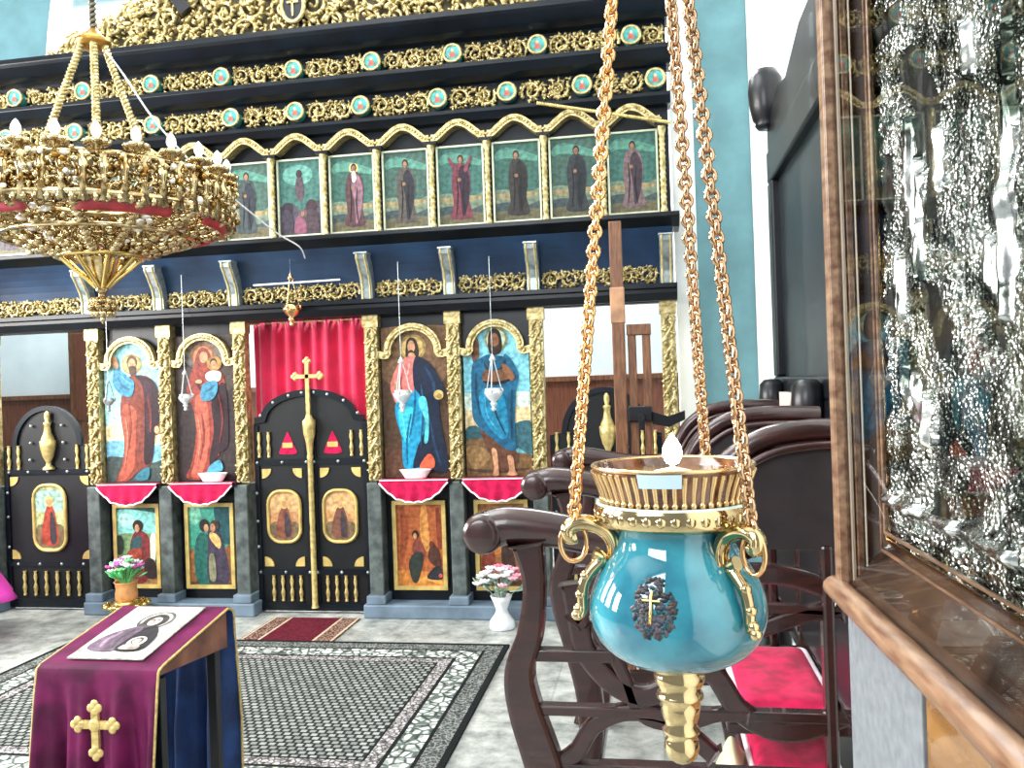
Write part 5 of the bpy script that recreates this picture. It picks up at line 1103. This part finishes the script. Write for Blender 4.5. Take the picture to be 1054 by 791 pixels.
# wreath emblem with cross on the globe
mb = MB(); AC = math.radians(254); ZC = 1.5945; rr = random.Random(11)
def gp(da, dz, out=.0004):
    z = ZC+dz; r = grad(z)+out; a = AC+da; return (r*math.cos(a), r*math.sin(a), z)
WC = [mat('wreath_dark', '#18222c', rough=.4), mat('wreath_brown', '#3a2c24', rough=.4), mat('wreath_teal', '#163c46', rough=.4), mat('wreath_mauve', '#4c4450', rough=.4)]
for i in range(170):
    t = rr.uniform(0, 2*PI); q = rr.uniform(.1, 1.0)**.6; dx = .0135*q*math.cos(t); dz = .0165*q*math.sin(t)
    c = gp(dx/.058, dz); mb.ell(c, (.0026, .0004, .0015), WC[i % 4], 6, 4, Matrix.Rotation(AC+dx/.058+PI/2, 3, 'Z') @ Matrix.Rotation(rr.uniform(0, PI), 3, 'Y'))
lpp('wreath_emblem', mb)
mb = MB()
mb.tube([gp(-.02, dz, .0016) for dz in (-.008, -.003, .002, .0065, .01)], .0009, GOLDB, n=6); mb.tube([gp(da-.02, .0048, .0016) for da in (-.1, -.05, 0, .05, .1)], .0009, GOLDB, n=6); lpp('cross_emblem', mb)
# cup with burning light
cup = empty('glass_cup', (LP.x, LP.y, 1.6447), 'amber ribbed cup with small burning light standing in the turquoise lamp rim', 'cup')
AMB = mat('amber_glass', '#7a4a2c', rough=.12, var=.35, scale=80, coat=.6, col2='#3a1c10'); RIBG = mat('gilt_rib', '#dcb985', rough=.22, metal=.85, var=.1)
def cpp(name, mb): o = mb.build(name, cup); o.location = (0, 0, -1.6447); return o
mb = MB(); mb.lathe([(0, 1.6449), (.0438, 1.6449), (.0448, 1.652), (.0508, 1.672), (.0516, 1.6745), (.0496, 1.6745), (.0435, 1.654), (0, 1.652)], AMB, n=72); cpp('cup_wall', mb)
mb = MB()
for i in range(52):
    a = 2*PI*i/52; ca, sa = math.cos(a), math.sin(a); mb.tube([(r*ca, r*sa, z) for r, z in ((.0450, 1.6525), (.0474, 1.662), (.0511, 1.672))], [.0012, .0018, .0022], RIBG, n=6)
    mb.ell((.0455*ca, .0455*sa, 1.6535), (.0024, .0024, .003), RIBG, 6, 4)
mb.tube([(.0512*math.cos(2*PI*i/64), .0512*math.sin(2*PI*i/64), 1.6745) for i in range(64)], .0014, RIBG, n=6, closed=True); cpp('gilt_ribs', mb)
mb = MB(); mb.lathe([(0, 1.668), (.0478, 1.668), (.0482, 1.669), (0, 1.669)], mat('lamp_oil', '#b08a4a', rough=.05, coat=.5), n=48); cpp('oil', mb)
mb = MB(); mb.lathe([(0, 1.669), (.012, 1.6692), (.012, 1.6725), (.002, 1.6745), (0, 1.677)], LACE, n=20, c=(0, -.02, 0)); cpp('float_wick', mb)
mb = MB(); mb.lathe([(0, 1.6755), (.004, 1.6775), (.0062, 1.6825), (.0055, 1.6875), (.003, 1.692), (0, 1.696)], emis('flame', '#fff0d0', 40), n=16, c=(0, -.02, 0)); cpp('flame', mb)
lab = mat('pale_blue_label', '#b9d0e2', rough=.5, var=.06)
mb = MB(); mb.grid(lambda u, v: ((.0512+.0030*v)*math.cos(math.radians(246)+u*.50), (.0512+.0030*v)*math.sin(math.radians(246)+u*.50), 1.6650+.0085*v), 14, 2, lab); cpp('paper_label', mb)

# ================================================================== CAMERA, LIGHT
cam = bpy.data.cameras.new('camera'); co = bpy.data.objects.new('camera', cam); C.objects.link(co)
right = Vector((math.cos(YAW), math.sin(YAW), 0)); fwd = Vector((-math.sin(YAW), math.cos(YAW), 0)); up = Vector((0, 0, 1))
cr_ = right*math.cos(ROLL)-up*math.sin(ROLL); cu_ = right*math.sin(ROLL)+up*math.cos(ROLL)
co.matrix_world = Matrix(((cr_.x, cu_.x, -fwd.x, 0), (cr_.y, cu_.y, -fwd.y, 0), (cr_.z, cu_.z, -fwd.z, H), (0, 0, 0, 1)))
cam.sensor_width = 36; cam.lens = F/1054*36; cam.clip_start = .02
bpy.context.scene.camera = co
sc = bpy.context.scene
w_ = bpy.data.worlds.new('world'); sc.world = w_; w_.use_nodes = True; nt = w_.node_tree
bg = nt.nodes['Background']; bg.inputs['Color'].default_value = (.88, .95, 1.0, 1); bg.inputs['Strength'].default_value = .5
def area(name, loc, rot, sx, sy, e, col=(1, 1, 1)):
    l = bpy.data.lights.new(name, 'AREA'); l.shape = 'RECTANGLE'; l.size = sx; l.size_y = sy; l.energy = e; l.color = col
    o = bpy.data.objects.new(name, l); C.objects.link(o); o.location = loc; o.rotation_euler = rot
    return o
R_ = math.radians
for i, y in enumerate((.3, 2.3, 4.3)):
    area('window_light', (-7.6, y, 3.2), (0, R_(-90), 0), 2.6, 1.0, 420, (1, .97, .93))
area('nave_window_light', (-2.5, -2.2, 4.0), (R_(75), 0, 0), 3.0, 2.2, 280, (.95, .98, 1))
area('altar_fill_light', (-3.2, 7.6, 6.3), (R_(0), 0, 0), 7, 1.4, 1150, (.97, .99, 1))  # added fill over the altar to brighten the apse, not a window
area('ceiling_fill_light', (-2.8, 3.2, 6.4), (0, 0, 0), 3.0, 3.0, 230, (.95, .98, 1))  # added overhead fill under the flat ceiling, no dome there
sc.view_settings.view_transform = 'Standard'; sc.view_settings.look = 'None'; sc.view_settings.exposure = -0.1; sc.view_settings.gamma = 1; sc.view_settings.use_curve_mapping = False
